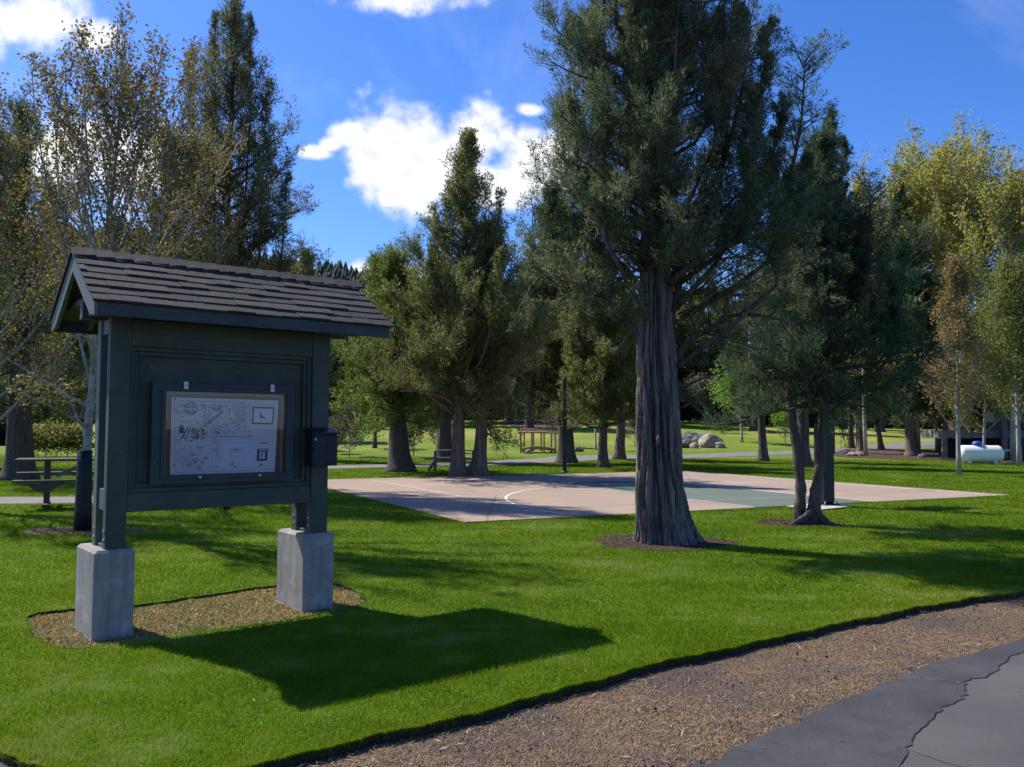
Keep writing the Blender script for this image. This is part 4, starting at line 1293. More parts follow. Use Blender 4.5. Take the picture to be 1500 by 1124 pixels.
for (x, y) in ((118, 135), (1190, 165), (1385, 300), (90, 960), (700, 128)):
    b = MB(); q = pp(*px2st(x, y)); b.tube([(q[0], -.006, q[2]), (q[0], -.0008, q[2])], .004, 8); b.build('push_pin', M_STEEL, poster)

# ---- brochure box on the right post
bxp = kw(1.875, .050)
brochure = empty('brochure_box', (float(bxp[0]), float(bxp[1]), 1.25), KRZ, 'black lidded brochure box fixed to the right post of the kiosk', 'box')
b = MB(); b.box(-.118, .128, -.150, -.001, 0, .285, .008); b.build('body', M_BLACK, brochure)
b = MB(); b.prism([(-.172, .283), (-.172, .300), (-.001, .345), (-.001, .287)], 0, -.130, .140); b.build('lid', M_BLACK, brochure, bevel=.004)
b = MB(); b.box(-.105, -.03, -.1545, -.1505, .02, .27, .001); b.box(.02, .115, -.1545, -.1505, .02, .27, .001); b.build('front_rib', M_BLACK, brochure)
b = MB(); b.box(-.10, -.085, -.158, -.155, .23, .25, .001); b.build('catch', M_STEEL, brochure)

# ================================================================== TREES
# --- the huge juniper with the furrowed trunk
def big_trunk(parent):
    from mathutils import noise as mn
    NS, NZ, HT = 340, 260, 6.4
    zs = np.concatenate([np.linspace(-.12, 3.4, 200), np.linspace(3.44, HT, NZ-200)])
    kz = [-.12, 0, .12, .35, .8, 1.2, 1.7, 2.3, 2.9, 3.5, 4.2, 5, 6.4]
    kr = [.42, .385, .365, .345, .325, .31, .29, .265, .245, .22, .19, .15, .09]
    kc = [0, 0, -.005, -.03, -.045, -.055, -.07, -.08, -.09, -.085, -.10, -.08, -.02]
    V = []
    for z in zs:
        R = np.interp(z, kz, kr); c = np.interp(z, kz, kc)
        for k in range(NS):
            a = 2*pi*k/NS
            tw = a + .10*z + .17*mn.noise(Vector((cos(a)*1.6, sin(a)*1.6, z*1.0))) + .03*mn.noise(Vector((cos(a)*5, sin(a)*5, z*3.5)))
            # buttress lobes strong at the foot
            lob = .10*math.exp(-max(z, 0)/1.3)*sin(5*tw+.8) + .045*sin(3*tw+1.9) + .03*sin(8*tw+z*.5)
            q = Vector((cos(tw)*5.5, sin(tw)*5.5, z*.42+3))
            rid = 1-abs(mn.noise(q))*2.0
            q2 = Vector((cos(tw)*14, sin(tw)*14, z*.9+9))
            rid2 = 1-abs(mn.noise(q2))*2.0
            q3 = Vector((cos(tw)*30, sin(tw)*30, z*2.2))
            r = R*(1+lob*.9) + .022 - .105*max(rid, 0)**3.2 - .050*max(rid2, 0)**3 + .024*mn.noise(q3)
            # hollow split facing the camera, left of centre
            da = (a - radians(247) + pi) % (2*pi) - pi
            slit = math.exp(-(da/.16)**2)*math.exp(-((z-1.75)/.62)**2)
            r -= .15*slit
            edge = math.exp(-((abs(da)-.30)/.13)**2)*math.exp(-((z-1.55)/.75)**2)
            r += .035*edge
            kn = math.exp(-((a-radians(262))/.11)**2)*math.exp(-((z-1.45)/.09)**2)
            r += .10*kn
            kn2 = math.exp(-((a-radians(300))/.10)**2)*math.exp(-((z-.72)/.07)**2)
            r += .05*kn2
            flare = .17*math.exp(-max(z, 0)/.26)*max(0, cos(a+.45))**2 + .05*math.exp(-max(z, 0)/.2)*max(0, sin(4*a+1))
            V.append((c+cos(a)*(r+flare), sin(a)*(r+flare), z))
    nz = len(zs)
    F = [(i*NS+k, i*NS+(k+1) % NS, (i+1)*NS+(k+1) % NS, (i+1)*NS+k) for i in range(nz-1) for k in range(NS)]
    return obj_arrays('trunk', V, F, M_BARKJ, parent, smooth=True)
bigA = empty('giant_juniper_tree', A_LOC, 0, 'huge old juniper with thick furrowed trunk rising from a mulch ring', 'tree')
big_trunk(bigA)
tA = juniper_geo(21, 11.6, .5, 3.7, 1.85, 140, .16, .27, leaders=8, lean=(-.002, 0), prof=.42, low=.9, dens=1.15, limb=.8, lead=(.4, .8), trunk=False, wob=.02)
g = tA.rng
def bough(t, pts, r0, r1, n2, L2, seed, den=1.0):
    P = catmull(pts, 5, closed=False); rad = np.linspace(r0, r1, len(P))
    t.tub.tube([tuple(p) for p in P], list(rad*.72), 8)
    D = unit(np.gradient(P, axis=0)); k0 = len(P)//3
    n2 = int(n2*1.35)
    for i in range(n2):
        tt = .22+.78*(i+t.rng.random())/n2
        q = t.lerp(P, min(tt, .999)); dq = t.lerp(D, min(tt, .999))
        w = t.rng.normal(size=3); w -= dq*(w@dq); w /= np.linalg.norm(w)
        dd = dq*.5+w*.85+UPV*.15; dd /= np.linalg.norm(dd)
        l2 = L2*t.rng.uniform(.5, 1.2)*(1-.35*tt)
        p2, d2 = t.axis(q, dd, l2, 4, .25, .14, .012+l2*.008, .004, 3)
        t.branch_plumes(p2, d2, min(.36, .15+.22*l2), .19, .27, .1)
    t.branch_plumes(P[k0:], D[k0:], .35, .19, .27, .1)
# boughs seen against the sky and the court
bough(tA, [(.06, .05, 3.05), (.22, .1, 3.5), (.38, .2, 4.1), (.8, .4, 4.7), (1.5, .5, 5.4)], .12, .02, 18, 1.0, 1)
bough(tA, [(.20, 0, 2.55), (.38, 0, 2.85), (.62, -.1, 3.02), (1.1, -.2, 3.25), (1.7, -.3, 3.15)], .085, .015, 18, .95, 2)
bough(tA, [(-.28, 0, 2.85), (-.6, -.2, 3.25), (-1.1, -.4, 3.6), (-1.8, -.3, 3.75)], .07, .012, 18, .9, 3)
bough(tA, [(-.25, .1, 3.6), (-.6, .3, 4.1), (-1.2, .5, 4.4), (-1.9, .5, 4.55)], .09, .015, 18, 1.0, 4)
bough(tA, [(.1, .1, 3.5), (.7, .6, 3.7), (1.3, .9, 3.7), (2.2, .9, 3.75)], .09, .015, 24, 1.15, 5)
bough(tA, [(.1, -.1, 3.7), (.5, -.7, 4.0), (1.1, -1.0, 4.2), (1.9, -1.0, 4.5)], .08, .015, 22, 1.05, 6)
bough(tA, [(.2, .1, 4.0), (1.0, .3, 4.6), (1.9, .4, 5.2), (2.2, .4, 6.2), (2.25, .3, 7.2)], .09, .012, 34, .75, 7)
bough(tA, [(.2, .1, 4.6), (.9, .4, 5.4), (1.3, .5, 6.6), (1.5, .5, 8.0)], .09, .012, 34, .7, 8)
bough(tA, [(-.2, .1, 4.3), (-.9, .2, 4.7), (-1.35, .3, 5.5), (-1.45, .3, 6.4)], .07, .012, 28, .55, 9)
for (x1_, y1_, z1_, x2_, z2_) in ((.9, .1, 5.2, 1.28, 7.9), (1.2, -.2, 5.0, 1.58, 7.5), (1.55, .3, 4.8, 1.93, 6.55), (1.9, 0, 4.3, 2.15, 5.6), (-1.15, -.1, 4.6, -1.32, 6.35), (-.9, .3, 5.6, -1.02, 7.9),
                               (-1.5, .2, 4.0, -1.62, 5.1), (.6, -.9, 5.5, .75, 8.2), (-.4, -.9, 5.2, -.5, 7.8), (1.0, -.9, 4.4, 1.1, 6.2), (-.9, -.8, 4.2, -.95, 6.0), (1.5, -.6, 3.6, 1.7, 5.1)):
    spire(tA, (x1_*.15, y1_*.15, z1_-1.1), (x1_, y1_, z1_), (x2_, y1_, z2_), .045, .42, .25, .14, .055)
for (x, z) in ((.36, 1.9), (.40, 2.2), (.32, 3.25)):
    tA.tub.tube([(x-.1, -.1, z), (x+.15, -.15, z+.12), (x+.4, -.2, z+.2), (x+.55, -.3, z+.3)], [.02, .015, .01, .005], 4)
tA.tub.build('branches', M_BARKD, bigA, smooth=True)
cA = tA.crown_arrays(62, .0125, .056, .36)
obj_arrays('crown', cA[0], cA[1], M_JUN, bigA)
print('A plumes', len(tA.P), 'tris', len(cA[1]))

# --- twin trunk juniper by the hoop
tB = juniper_geo(33, 6.6, .14, 1.9, 1.75, 95, .17, .27, leaders=4, lean=(.04, 0), prof=.8, low=.8, trunk=False)
def gnarl(t, pts, rads, n=14, k=8):
    P = catmull(pts, k, closed=False); rad = np.interp(np.linspace(0, 1, len(P)), np.linspace(0, 1, len(rads)), rads)
    rad = rad*(1+.10*np.sin(np.arange(len(P))*1.3)+t.rng.normal(size=len(P))*.04)
    t.tub.tube([tuple(p) for p in P], list(rad), n)
bt = Tree(1)
gnarl(bt, [(-.05, .0, -.12), (-.12, .0, .15), (-.10, .0, .6), (-.16, .02, 1.3), (-.24, .05, 2.0), (-.24, .05, 2.8), (-.15, 0, 3.8), (0, 0, 5.0)], [.14, .10, .088, .082, .078, .072, .06, .03])
gnarl(bt, [(.10, .0, -.12), (.12, .0, .15), (.17, -.03, .6), (.25, -.03, 1.2), (.33, 0, 2.0), (.36, .03, 2.8), (.40, .05, 3.8), (.42, .05, 5.2)], [.15, .11, .09, .082, .078, .072, .06, .03])
gnarl(bt, [(-.36, -.28, -.03), (-.22, -.22, .04), (-.02, -.14, .16), (.06, -.08, .34), (.10, -.04, .6)], [.045, .05, .06, .065, .05], 8)
gnarl(bt, [(.38, -.2, -.05), (.22, -.1, .08), (.12, 0, .3)], [.05, .07, .08], 8)
twin = empty('twin_trunk_juniper_tree', B_LOC, 0, 'juniper with two slender forked trunks standing in front of the padded pole', 'tree')
bt.tub.v += []; base_n = len(bt.tub.v)
bt.tub.build('trunk', M_BARKD, twin, smooth=True)
g = tB.rng
for q_ in ([(.36, 0, 2.0), (.7, .1, 2.2), (1.2, .2, 2.3), (1.9, .2, 2.25)], [(.38, 0, 2.6), (.9, -.2, 2.7), (1.5, -.2, 2.8), (2.2, -.1, 2.9)], [(-.24, 0, 2.5), (-.5, -.2, 2.6), (-.8, -.3, 2.7)],
           [(.4, .2, 3.0), (1.0, .5, 3.1), (1.6, .7, 3.3), (2.1, .8, 3.9)], [(.4, 0, 3.4), (.8, 0, 3.9), (1.1, 0, 4.8), (1.2, 0, 5.9)], [(.4, 0, 3.2), (1.1, .1, 3.5), (1.7, .1, 4.2), (1.9, .1, 5.0)]):
    bough(tB, q_, .05, .01, 16, .8, 1)
for (x1_, y1_, z1_, x2_, z2_) in ((.35, 0, 4.6, .52, 7.15), (.6, .2, 4.2, .82, 6.75), (1.0, .1, 3.4, 1.15, 5.3), (1.5, 0, 3.0, 1.75, 4.9), (-.3, .1, 3.6, -.35, 5.2), (1.3, -.4, 2.8, 1.4, 4.2)):
    spire(tB, (x1_*.3, y1_*.3, z1_-.9), (x1_, y1_, z1_), (x2_, y1_, z2_), .035, .36, .24, .14, .055)
tB.tub.build('branches', M_BARKD, twin, smooth=True)
cB = tB.crown_arrays(54, .014, .060, .38)
obj_arrays('crown', cB[0], cB[1], M_JUN, twin)
print('B tris', len(cB[1]))

# --- middle distance junipers, each grown on its own
def add_jun(px, py, topy, Rr, seed, label, leaf=M_JUN, bk=M_BARKD, cb=2.2, r=.35, nl=44, leaders=4, per=16, lw=None, lean=(0, 0), prof=.8, name='juniper_tree', rz=0, Y=None, low=.7, group=None, plen=.40, pstep=.25, sp=()):
    L = at(px, py) if Y is None else at_dist(px, Y)
    H = top_z(topy, L.y) - L.z
    t = juniper_geo(seed, H, r, max(1.5, cb-.7), Rr*1.05, int(nl*1.55), pstep, plen, leaders+1, lean, prof*.85, low=low)
    for (x1_, z1_, x2_, z2_) in sp: spire(t, (x1_*.1, 0, z1_-1.8), (x1_, .2, z1_), (x2_, .2, z2_), .05, .55, plen, pstep*.8, .09)
    k = max(L.y, 12)/857*1.1
    cr = t.crown_arrays(int(per*1.75), k*.82, k*2.8, .40)
    o = place_tree(name, L, rz, t, bk, leaf, cr, label, 'tree', group)
    print(name, px, 'H %.1f tris %d' % (H, len(cr[1])))
    return o
add_jun(587, 690, 392, 3.0, 41, 'green juniper with a broad flared dark trunk behind the kiosk side of the court', M_JUNG, M_BARKD, cb=2.3, r=.44, nl=46, leaders=3, prof=.55, low=.75, lean=(-.05, 0))
add_jun(671, 696, 190, 3.7, 52, 'tall open juniper with straight pale trunk beside the far picnic table', M_JUNB, M_BARKR, cb=2.6, r=.26, nl=64, leaders=5, prof=1.15, lean=(.02, 0), low=1.0)
add_jun(702, 696, 330, 1.9, 53, 'shorter juniper with bent pale trunk at the court edge', M_JUNB, M_BARKR, cb=2.0, r=.26, nl=38, leaders=2, prof=.7, lean=(.03, .0))
add_jun(651, 676, 420, 2.4, 54, 'dark fork trunked juniper standing behind the far picnic table', M_JUND, M_BARKD, cb=2.6, r=.42, nl=34, leaders=2, prof=.6)
add_jun(830, 677.5, 268, 3.6, 55, 'dark massive juniper whose trunk stands behind the black pole', M_JUND, M_BARKD, cb=3.2, r=.42, nl=60, leaders=4, prof=1.0, lean=(-.055, 0), low=1.0)
add_jun(884, 684, 385, 2.4, 56, 'sunlit olive juniper with plain grey trunk left of the huge juniper', M_JUNB, M_BARKD, cb=2.2, r=.22, nl=52, leaders=4, prof=.5, lean=(-.02, 0), low=.9)
add_jun(907, 672, 440, 2.6, 57, 'olive juniper with leaning forked trunk just left of the huge trunk', M_JUNG, M_BARKR, cb=2.6, r=.3, nl=34, leaders=2, prof=.6, lean=(.04, 0))
add_jun(1118, 675, 420, 2.2, 58, 'juniper with straight dark flared trunk on the grass behind the green key', M_JUND, M_BARKD, cb=2.8, r=.24, nl=36, leaders=2, prof=.7)
add_jun(1177, 683, 330, 2.4, 59, 'juniper whose dark trunk is glimpsed between the twin trunks', M_JUND, M_BARKD, cb=3.0, r=.32, nl=44, leaders=3, prof=.8)
add_jun(1337, 668, 262, 3.3, 60, 'tall dark juniper with thick straight trunk in the mulch bed on the right', M_JUND, M_BARKR, cb=3.0, r=.36, nl=56, leaders=4, prof=1.0, low=1.0, lean=(-.04, 0))
add_jun(1262, 664, 330, 2.2, 61, 'juniper with reddish trunk beside the pale stones in the mulch', M_JUN, M_BARKR, cb=3.0, r=.24, nl=36, leaders=2)
add_jun(1247, 656, 400, 2.0, 62, 'thin trunked juniper behind the pale stones in the mulch', M_JUNB, M_BARKD, cb=3.0, r=.2, nl=30, leaders=2)
add_jun(1291, 659, 420, 1.8, 63, 'small juniper with trunk slanting toward the stones', M_JUNB, M_BARKR, cb=3.0, r=.18, nl=28, leaders=1, lean=(-.12, 0))
# left side
add_jun(322, 700, -5, 3.3, 70, 'very tall dark spired juniper rising behind the kiosk roof', M_JUND, M_BARKD, cb=1.5, r=.2, nl=58, leaders=0, prof=.95, low=.9, Y=22.0, per=20, pstep=.25, sp=[(-.9, 6.5, -1.05, 11.5), (.4, 6.5, .50, 12.4), (.85, 6.0, 1.0, 10.7), (-.35, 7, -.45, 12.5), (1.3, 4.6, 1.55, 8.2), (-1.4, 5.0, -1.6, 8.6)])
add_jun(28, 702, 150, 2.6, 71, 'juniper with broad dark trunk beyond the near picnic table', M_JUN, M_BARKD, cb=2.8, r=.42, nl=50, leaders=4, prof=.75, lean=(-.03, 0))
add_jun(445, 690, 372, 2.0, 72, 'small olive juniper top showing over the right end of the kiosk roof', M_JUNB, M_BARKD, cb=1.6, r=.2, nl=34, leaders=2, Y=42)
add_jun(86, 647, 420, 4.5, 73, 'distant juniper with a ring of bare earth at its foot', M_JUND, M_BARKD, cb=4.0, r=.55, nl=34, leaders=2, prof=.6, per=12)
add_jun(-20, 690, 300, 2.8, 74, 'juniper cut by the left edge of the picture', M_JUND, M_BARKD, cb=2.2, r=.35, nl=36, leaders=3, Y=33)
add_jun(775, 640, 380, 4.6, 75, 'dark juniper on the slope directly above the footbridge', M_JUND, M_BARKD, cb=3.2, r=.4, nl=40, leaders=3, Y=82, per=12, plen=.6, pstep=.5)

# --- deciduous trees
def add_dec(name, px, py, topy, Rr, seed, label, leaf, bk, cb, r, nb, per, size, scat, Y=None, asc=.8, sub=6, bushy=1.0, rz=0, top=.97, twl=.45, cat='tree', group=None, leafstep=.16, hsc=1.0, fan=0.0):
    L = at(px, py) if Y is None else at_dist(px, Y)
    H = top_z(topy, L.y)-L.z
    t = decid_geo(seed, H*hsc, r, cb, Rr, nb, leafstep, asc, sub, bushy, top, twl=twl, fan=fan)
    cr = t.leaf_arrays(per, size, scat)
    o = place_tree(name, L, rz, t, bk, leaf, cr, label, cat, group)
    print(name, px, 'H %.1f quads %d' % (H, len(cr[1])))
    return o
mp = add_dec('maple_tree', 121, 775, 22, 2.5, 81, 'young bronze leaved maple with black wrapped lower trunk by the left pier', M_MAPLE, M_BARKP, 1.25, .085, 34, 7, .052, .055, asc=1.3, sub=5, bushy=1.25, twl=.34, top=.95, fan=1.0, hsc=1.06)
b = MB(); b.tube([(0, 0, -.05), (.0, 0, .3), (0, 0, .8), (0, 0, 1.22)], [.128, .122, .113, .106], 16)
for k in range(24): b.tube([(0, 0, .02+k*.05), (0, 0, .03+k*.05)], [.126-.018*k/24, .124-.018*k/24], 16)
b.build('trunk_wrap', M_BLACK, mp, smooth=True)
add_dec('maple_tree', 250, 720, 215, 3.0, 82, 'wide olive and bronze maple crown filling the space above the kiosk roof', M_MAPLE, M_BARKP, 1.6, .11, 36, 6, .066, .09, Y=19.5, asc=1.0, sub=7, bushy=1.0)
add_dec('maple_tree', -30, 720, 190, 3.0, 83, 'olive maple leaning in from the left edge with pale bare lower twigs', M_MAPLE, M_BARKP, 1.3, .10, 34, 7, .060, .09, Y=16.5, asc=1.0, sub=6)
add_dec('aspen_tree', 1345, 650, 168, 5.4, 84, 'tall yellow green aspen with a notched crown left of its taller neighbour', M_ASPEN, M_BARKW, 3.0, .16, 25, 5, .16, .17, Y=52, asc=.5, fan=.85, sub=6, twl=1.0, leafstep=.3)
add_dec('aspen_tree', 1432, 650, 150, 5.8, 85, 'tallest yellow green aspen rising behind the russet sapling', M_ASPEN, M_BARKW, 3.0, .16, 25, 5, .16, .17, Y=50, asc=.5, fan=.85, sub=6, twl=1.0, leafstep=.3)
add_dec('aspen_tree', 1268, 650, 215, 4.0, 86, 'slim yellow aspen half hidden behind the dark spires on the right', M_ASPEN, M_BARKW, 3.0, .13, 24, 5, .15, .17, Y=50, asc=.6, fan=.8, sub=6, twl=.9, leafstep=.3)
add_dec('aspen_tree', 1520, 650, 205, 5.4, 87, 'green aspen cut by the right edge of the picture', M_ASPEN, M_BARKW, 3.0, .16, 28, 5, .15, .17, Y=50, asc=.5, fan=.8, sub=6, twl=1.0, leafstep=.3)
add_dec('aspen_tree', 1388, 650, 192, 4.6, 187, 'yellow green aspen filling the gap between the two tallest aspens', M_ASPEN, M_BARKW, 3.0, .15, 18, 5, .16, .17, Y=58, asc=.5, fan=.85, sub=6, twl=1.0, leafstep=.3)
add_dec('aspen_tree', 1482, 650, 195, 4.4, 188, 'yellow green aspen standing right of the tallest aspen', M_ASPEN, M_BARKW, 3.0, .14, 20, 5, .15, .16, Y=46, asc=.5, fan=.85, sub=6, twl=.9, leafstep=.3)
add_dec('young_tree', 1405, 695, 385, 1.75, 88, 'russet leaved sapling with pale trunk standing in front of the white tank', M_RUSSET, M_BARKP, 1.5, .10, 30, 5, .085, .10, asc=1.2, sub=7, twl=.45)
add_dec('leafy_tree', 1492, 668, 400, 3.2, 89, 'olive leaved tree screening the cabin at the right edge', M_OLIVE, M_BARKP, 1.4, .13, 34, 6, .11, .15, Y=40, asc=.8, sub=7, twl=.7)
add_dec('leafy_tree', 1440, 660, 470, 2.8, 90, 'low olive tree with pale bare twigs between the sapling and the cabin', M_OLIVE, M_BARKP, 1.2, .10, 28, 6, .11, .15, Y=44, asc=.8, sub=6, twl=.7)
add_dec('leafy_tree', 1372, 655, 430, 3.0, 91, 'golden olive tree behind the thick trunk on the right', M_RUSSET, M_BARKP, 1.8, .12, 30, 6, .13, .18, Y=55, asc=.8, sub=6, twl=.8)
add_dec('leafy_tree', 1087, 645, 575, 2.6, 92, 'small lime green tree with slim white trunk on the far lawn', M_LIME, M_BARKW, 1.6, .13, 16, 3, .16, .16, asc=.5, sub=4, twl=.8)
add_dec('leafy_tree', 1034, 639, 575, 3.0, 93, 'round grey green tree with forked trunk beside the boulders', M_GREYSH, M_BARKP, 1.6, .18, 18, 3, .18, .18, asc=.5, sub=5, twl=.9)
add_dec('leafy_tree', 549, 656, 590, 2.1, 94, 'small vase shaped tree with lime green leaves behind the kiosk side', M_LIME, M_BARKD, .8, .18, 14, 3, .14, .12, asc=1.2, sub=4, twl=.6)
add_dec('slender_tree', 571, 668, 480, 1.0, 95, 'thin white stemmed tree touching the left side of the broad flared trunk', M_OLIVE, M_BARKW, 3.0, .07, 10, 2, .12, .1, Y=44, sub=3)
add_dec('slender_tree', 873, 657, 560, 1.2, 96, 'thin white stemmed tree just left of the plain grey trunk', M_OLIVE, M_BARKW, 2.4, .09, 10, 2, .12, .1, Y=55, sub=3)
add_dec('slender_tree', 1255, 668, 480, 1.6, 97, 'golden leaved undergrowth tree between the trunks on the right', M_RUSSET, M_BARKP, 1.6, .08, 16, 3, .13, .12, Y=58, sub=4, twl=.7)
for px, Y_, tp_, R_, sd_, lf, lab in ((512, 47, 608, 1.3, 101, M_GREYSH, 'bare looking grey shrub left of the lime tree'), (606, 47, 612, 1.1, 102, M_GREYSH, 'grey twiggy shrub right of the broad flared trunk'), (640, 52, 612, 1.2, 108, M_GREYSH, 'pale grey shrub behind the fork trunked juniper'),
                              (822, 58, 600, 1.6, 103, M_GREYSH, 'pale willowy shrub at the right end of the footbridge'), (1150, 60, 612, 1.8, 104, M_LIME, 'bright green shrub on the far lawn left of the twin trunks'),
                              (492, 50, 632, .9, 105, M_OLIVE, 'dark green low shrub touching the kiosk post'), (930, 60, 622, 1.8, 106, M_GREYSH, 'grey green shrub just left of the huge trunk'), (1060, 76, 618, 1.6, 109, M_HEDGE, 'dark shrub left of the white trunked lime tree')):
    add_dec('shrub', px, 650, tp_, R_, sd_, lab, lf, M_BARKP, .1, .04, 16, 3, .12, .12, Y=Y_, asc=.9, sub=4, twl=.4, cat='shrub')

# --- rows of trees closing the park far behind, copies of a few kinds
g = random.Random(77)
def proto(seed, H, R_, leaf, nl=34):
    t = juniper_geo(seed, H, .3, 1.2, R_, nl, .6, .75, 3, (0, 0), .7, low=.85)
    cr = t.crown_arrays(13, .14, .42, .45)
    return t, cr
kinds = [proto(201, 12, 3.4, M_JUN), proto(202, 14, 3.2, M_JUND), proto(203, 11, 3.8, M_JUNB), proto(204, 15, 3.6, M_JUND)]
first = []
rowspec = []
look = ['rounded', 'ragged', 'narrow', 'spired', 'leaning', 'broad']
tone = ['dark green', 'olive', 'dull green', 'blackish green']
spots = [(-60, 70, 15), (20, 92, 15), (75, 62, 9), (130, 84, 16), (190, 58, 12), (235, 95, 17), (290, 74, 15), (345, 58, 11), (395, 90, 15), (440, 66, 12), (505, 96, 15), (528, 98, 13), (566, 92, 13), (622, 90, 14), (655, 96, 14), (700, 98, 16), (745, 102, 15),
         (800, 92, 15), (858, 94, 15), (905, 90, 15), (948, 98, 15), (990, 100, 17), (1020, 102, 15), (1062, 104, 16), (1105, 82, 14), (1150, 98, 17), (1190, 96, 15), (1236, 92, 15), (1290, 84, 13), (1335, 100, 16), (1400, 84, 12), (1455, 92, 13), (1540, 74, 13),
         (480, 88, 11), (1130, 96, 13), (1215, 94, 13), (610, 120, 17), (880, 120, 18), (760, 118, 18), (1045, 120, 19)]
for i, (px, Y_, H_) in enumerate(spots):
    L = at_dist(px, Y_); k = i % 4
    base_H = (12, 14, 11, 15)[k]
    s_ = H_/base_H
    nearb = ('beyond the near picnic table' if px < 150 else 'seen behind the kiosk' if px < 480 else 'behind the broad flared trunk' if px < 640 else 'behind the pair of pale trunks' if px < 735 else 'behind the footbridge' if px < 850 else 'behind the plain grey trunk' if px < 925
             else 'hidden by the huge trunk' if px < 1005 else 'beyond the boulders' if px < 1070 else 'beyond the lime green tree' if px < 1140 else 'behind the twin trunks' if px < 1240 else 'beyond the mulch bed' if px < 1340 else 'behind the cabin')
    lab = '%s %s %s juniper in the far row, %s' % (('mid height' if H_ < 13.5 else 'high') if H_ > 9.5 else 'low', look[i % 6], tone[(i//3) % 4], nearb)
    if k >= len(first):
        t, cr = kinds[k]
        o = place_tree('juniper_tree', L, g.uniform(0, 6), t, M_BARKD, (M_JUN, M_JUND, M_JUNB, M_JUND)[k], cr, lab, 'tree', 'junipers closing the park far behind', (s_, s_, s_))
        first.append(o)
    else:
        w_ = s_*g.uniform(.95, 1.25)
        copy_tree(first[k], L, g.uniform(0, 6), (w_, w_, s_), lab)

# far wooded hill
def hill():
    n, m = 160, 26
    xs_ = np.linspace(-520, 420, n); V = []
    def crest(x, Y0):
        px = 750+FPX*x/Y0
        ys = np.interp(px, [-600, -200, 0, 180, 330, 450, 505, 560, 640, 760, 900, 1200, 2000], [420, 370, 352, 345, 372, 398, 402, 424, 452, 490, 540, 600, 630])
        return top_z(ys, Y0)
    for j in range(m):
        f = j/(m-1); Y0 = 230+270*f
        for x in xs_:
            xx = x*Y0/500
            z = crest(xx*500/Y0, 500)*(f**1.15)*(1) + 2
            z += 3.0*mnoise.noise(Vector((xx*.02, Y0*.02, 0)))*f
            V.append((xx, Y0, z))
    for x in xs_: V.append((x*1.2, 640, 0))
    m += 1
    F = [(j*n+i, j*n+i+1, (j+1)*n+i+1, (j+1)*n+i) for j in range(m-1) for i in range(n-1)]
    mt = material('sagebrush_slope', lambda T, o: princ(T, o, T.ramp(T.noise(pos(T), .05, 6, .7), [(.35, (.10, .12, .07)), (.6, (.20, .19, .12))]), .95))
    tag(obj_arrays('hill', V, F, mt, smooth=True), kind='structure')
    gg = np.random.default_rng(3)
    N = 5200
    f = gg.random(N)**.6*.99; Y0 = 230+270*f; x = gg.uniform(-300, 40, N); X = x*Y0/500
    Z = np.array([crest(a, 500) for a in x])*(f**1.15)+1.5
    s_ = 1.8+2.6*gg.random(N)
    vs, fs = [], []
    for i in range(N):
        b_ = len(vs); a = gg.random()*6
        k = 5
        lv = [(0, .55), (.35, .75), (.75, .42)]
        for (hh, rr) in lv:
            for q in range(k):
                r_ = s_[i]*rr*gg.uniform(.6, 1.2)*.8
                vs.append((X[i]+cos(a+q*2*pi/k)*r_, Y0[i]+sin(a+q*2*pi/k)*r_, Z[i]-1.5+hh*s_[i]*2.0))
        vs.append((X[i], Y0[i], Z[i]-1.5+s_[i]*2.3))
        for L_ in range(2):
            for q in range(k):
                fs.append((b_+L_*k+q, b_+L_*k+(q+1) % k, b_+(L_+1)*k+(q+1) % k)); fs.append((b_+L_*k+q, b_+(L_+1)*k+(q+1) % k, b_+(L_+1)*k+q))
        for q in range(k): fs.append((b_+2*k+q, b_+2*k+(q+1) % k, b_+3*k))
    mt = material('far_conifer_green', lambda T, o: princ(T, o, T.ramp(T.noise(pos(T), .2, 3, .7), [(.35, (.020, .036, .026)), (.65, (.05, .068, .038))]), .95))
    o = obj_arrays('hillside_wood', vs, fs, mt)
    tag(o, 'far wood of dark conifers covering the distant hill', 'wood', kind='stuff')
hill()

# ================================================================== OBJECTS
# hoop
hp = at(1208, 739.5)
hrz = pi/2-CTH
hoop = empty('basketball_hoop', (hp.x, hp.y, 0), hrz, 'basketball hoop on a black padded pole at the court baseline', 'hoop')
b = MB(); b.box(-.15, .15, -.15, .15, .03, 1.73, .03); b.build('pole_pad', M_BLACK, hoop)
b = MB(); b.box(-.075, .075, -.075, .075, 1.731, 3.6, .006); b.build('pole', M_BLACK, hoop)
b = MB(); b.box(-.22, .22, -.22, .22, .005, .028, .004); b.build('base_plate', M_BLACK, hoop)
for x, y in ((-.18, -.18), (.18, -.18), (.18, .18), (-.18, .18)):
    b = MB(); b.tube([(x, y, .028), (x, y, .09)], .016, 8); b.build('anchor_bolt', M_STEEL, hoop)
b = MB(); b.bar((0, .08, 3.5), (0, 1.25, 3.55), .10, .12); b.bar((0, .08, 3.0), (0, 1.25, 3.25), .06, .06); b.build('arm', M_BLACK, hoop)
b = MB(); b.box(-.9, .9, 1.252, 1.290, 2.90, 3.95, .01); bb = b.build('backboard', M_WHITE, hoop)
b = MB()
for (x0, x1, z0, z1) in ((-.30, .30, 3.05, 3.10), (-.30, .30, 3.50, 3.55), (-.30, -.25, 3.101, 3.499), (.25, .30, 3.101, 3.499)): b.box(x0, x1, 1.2905, 1.293, z0, z1)
b.build('target_square', M_BLACK, bb)
b = MB(); b.tube([(.23*cos(a), 1.29+.15+.23+.23*sin(a), 3.05) for a in np.linspace(0, 2*pi, 29)], .010, 8, False); b.box(-.06, .06, 1.2905, 1.46, 3.03, 3.06)
b.build('rim', material('rim_orange', lambda T, o: princ(T, o, (.5, .10, .02), .5)), hoop)
b = MB()
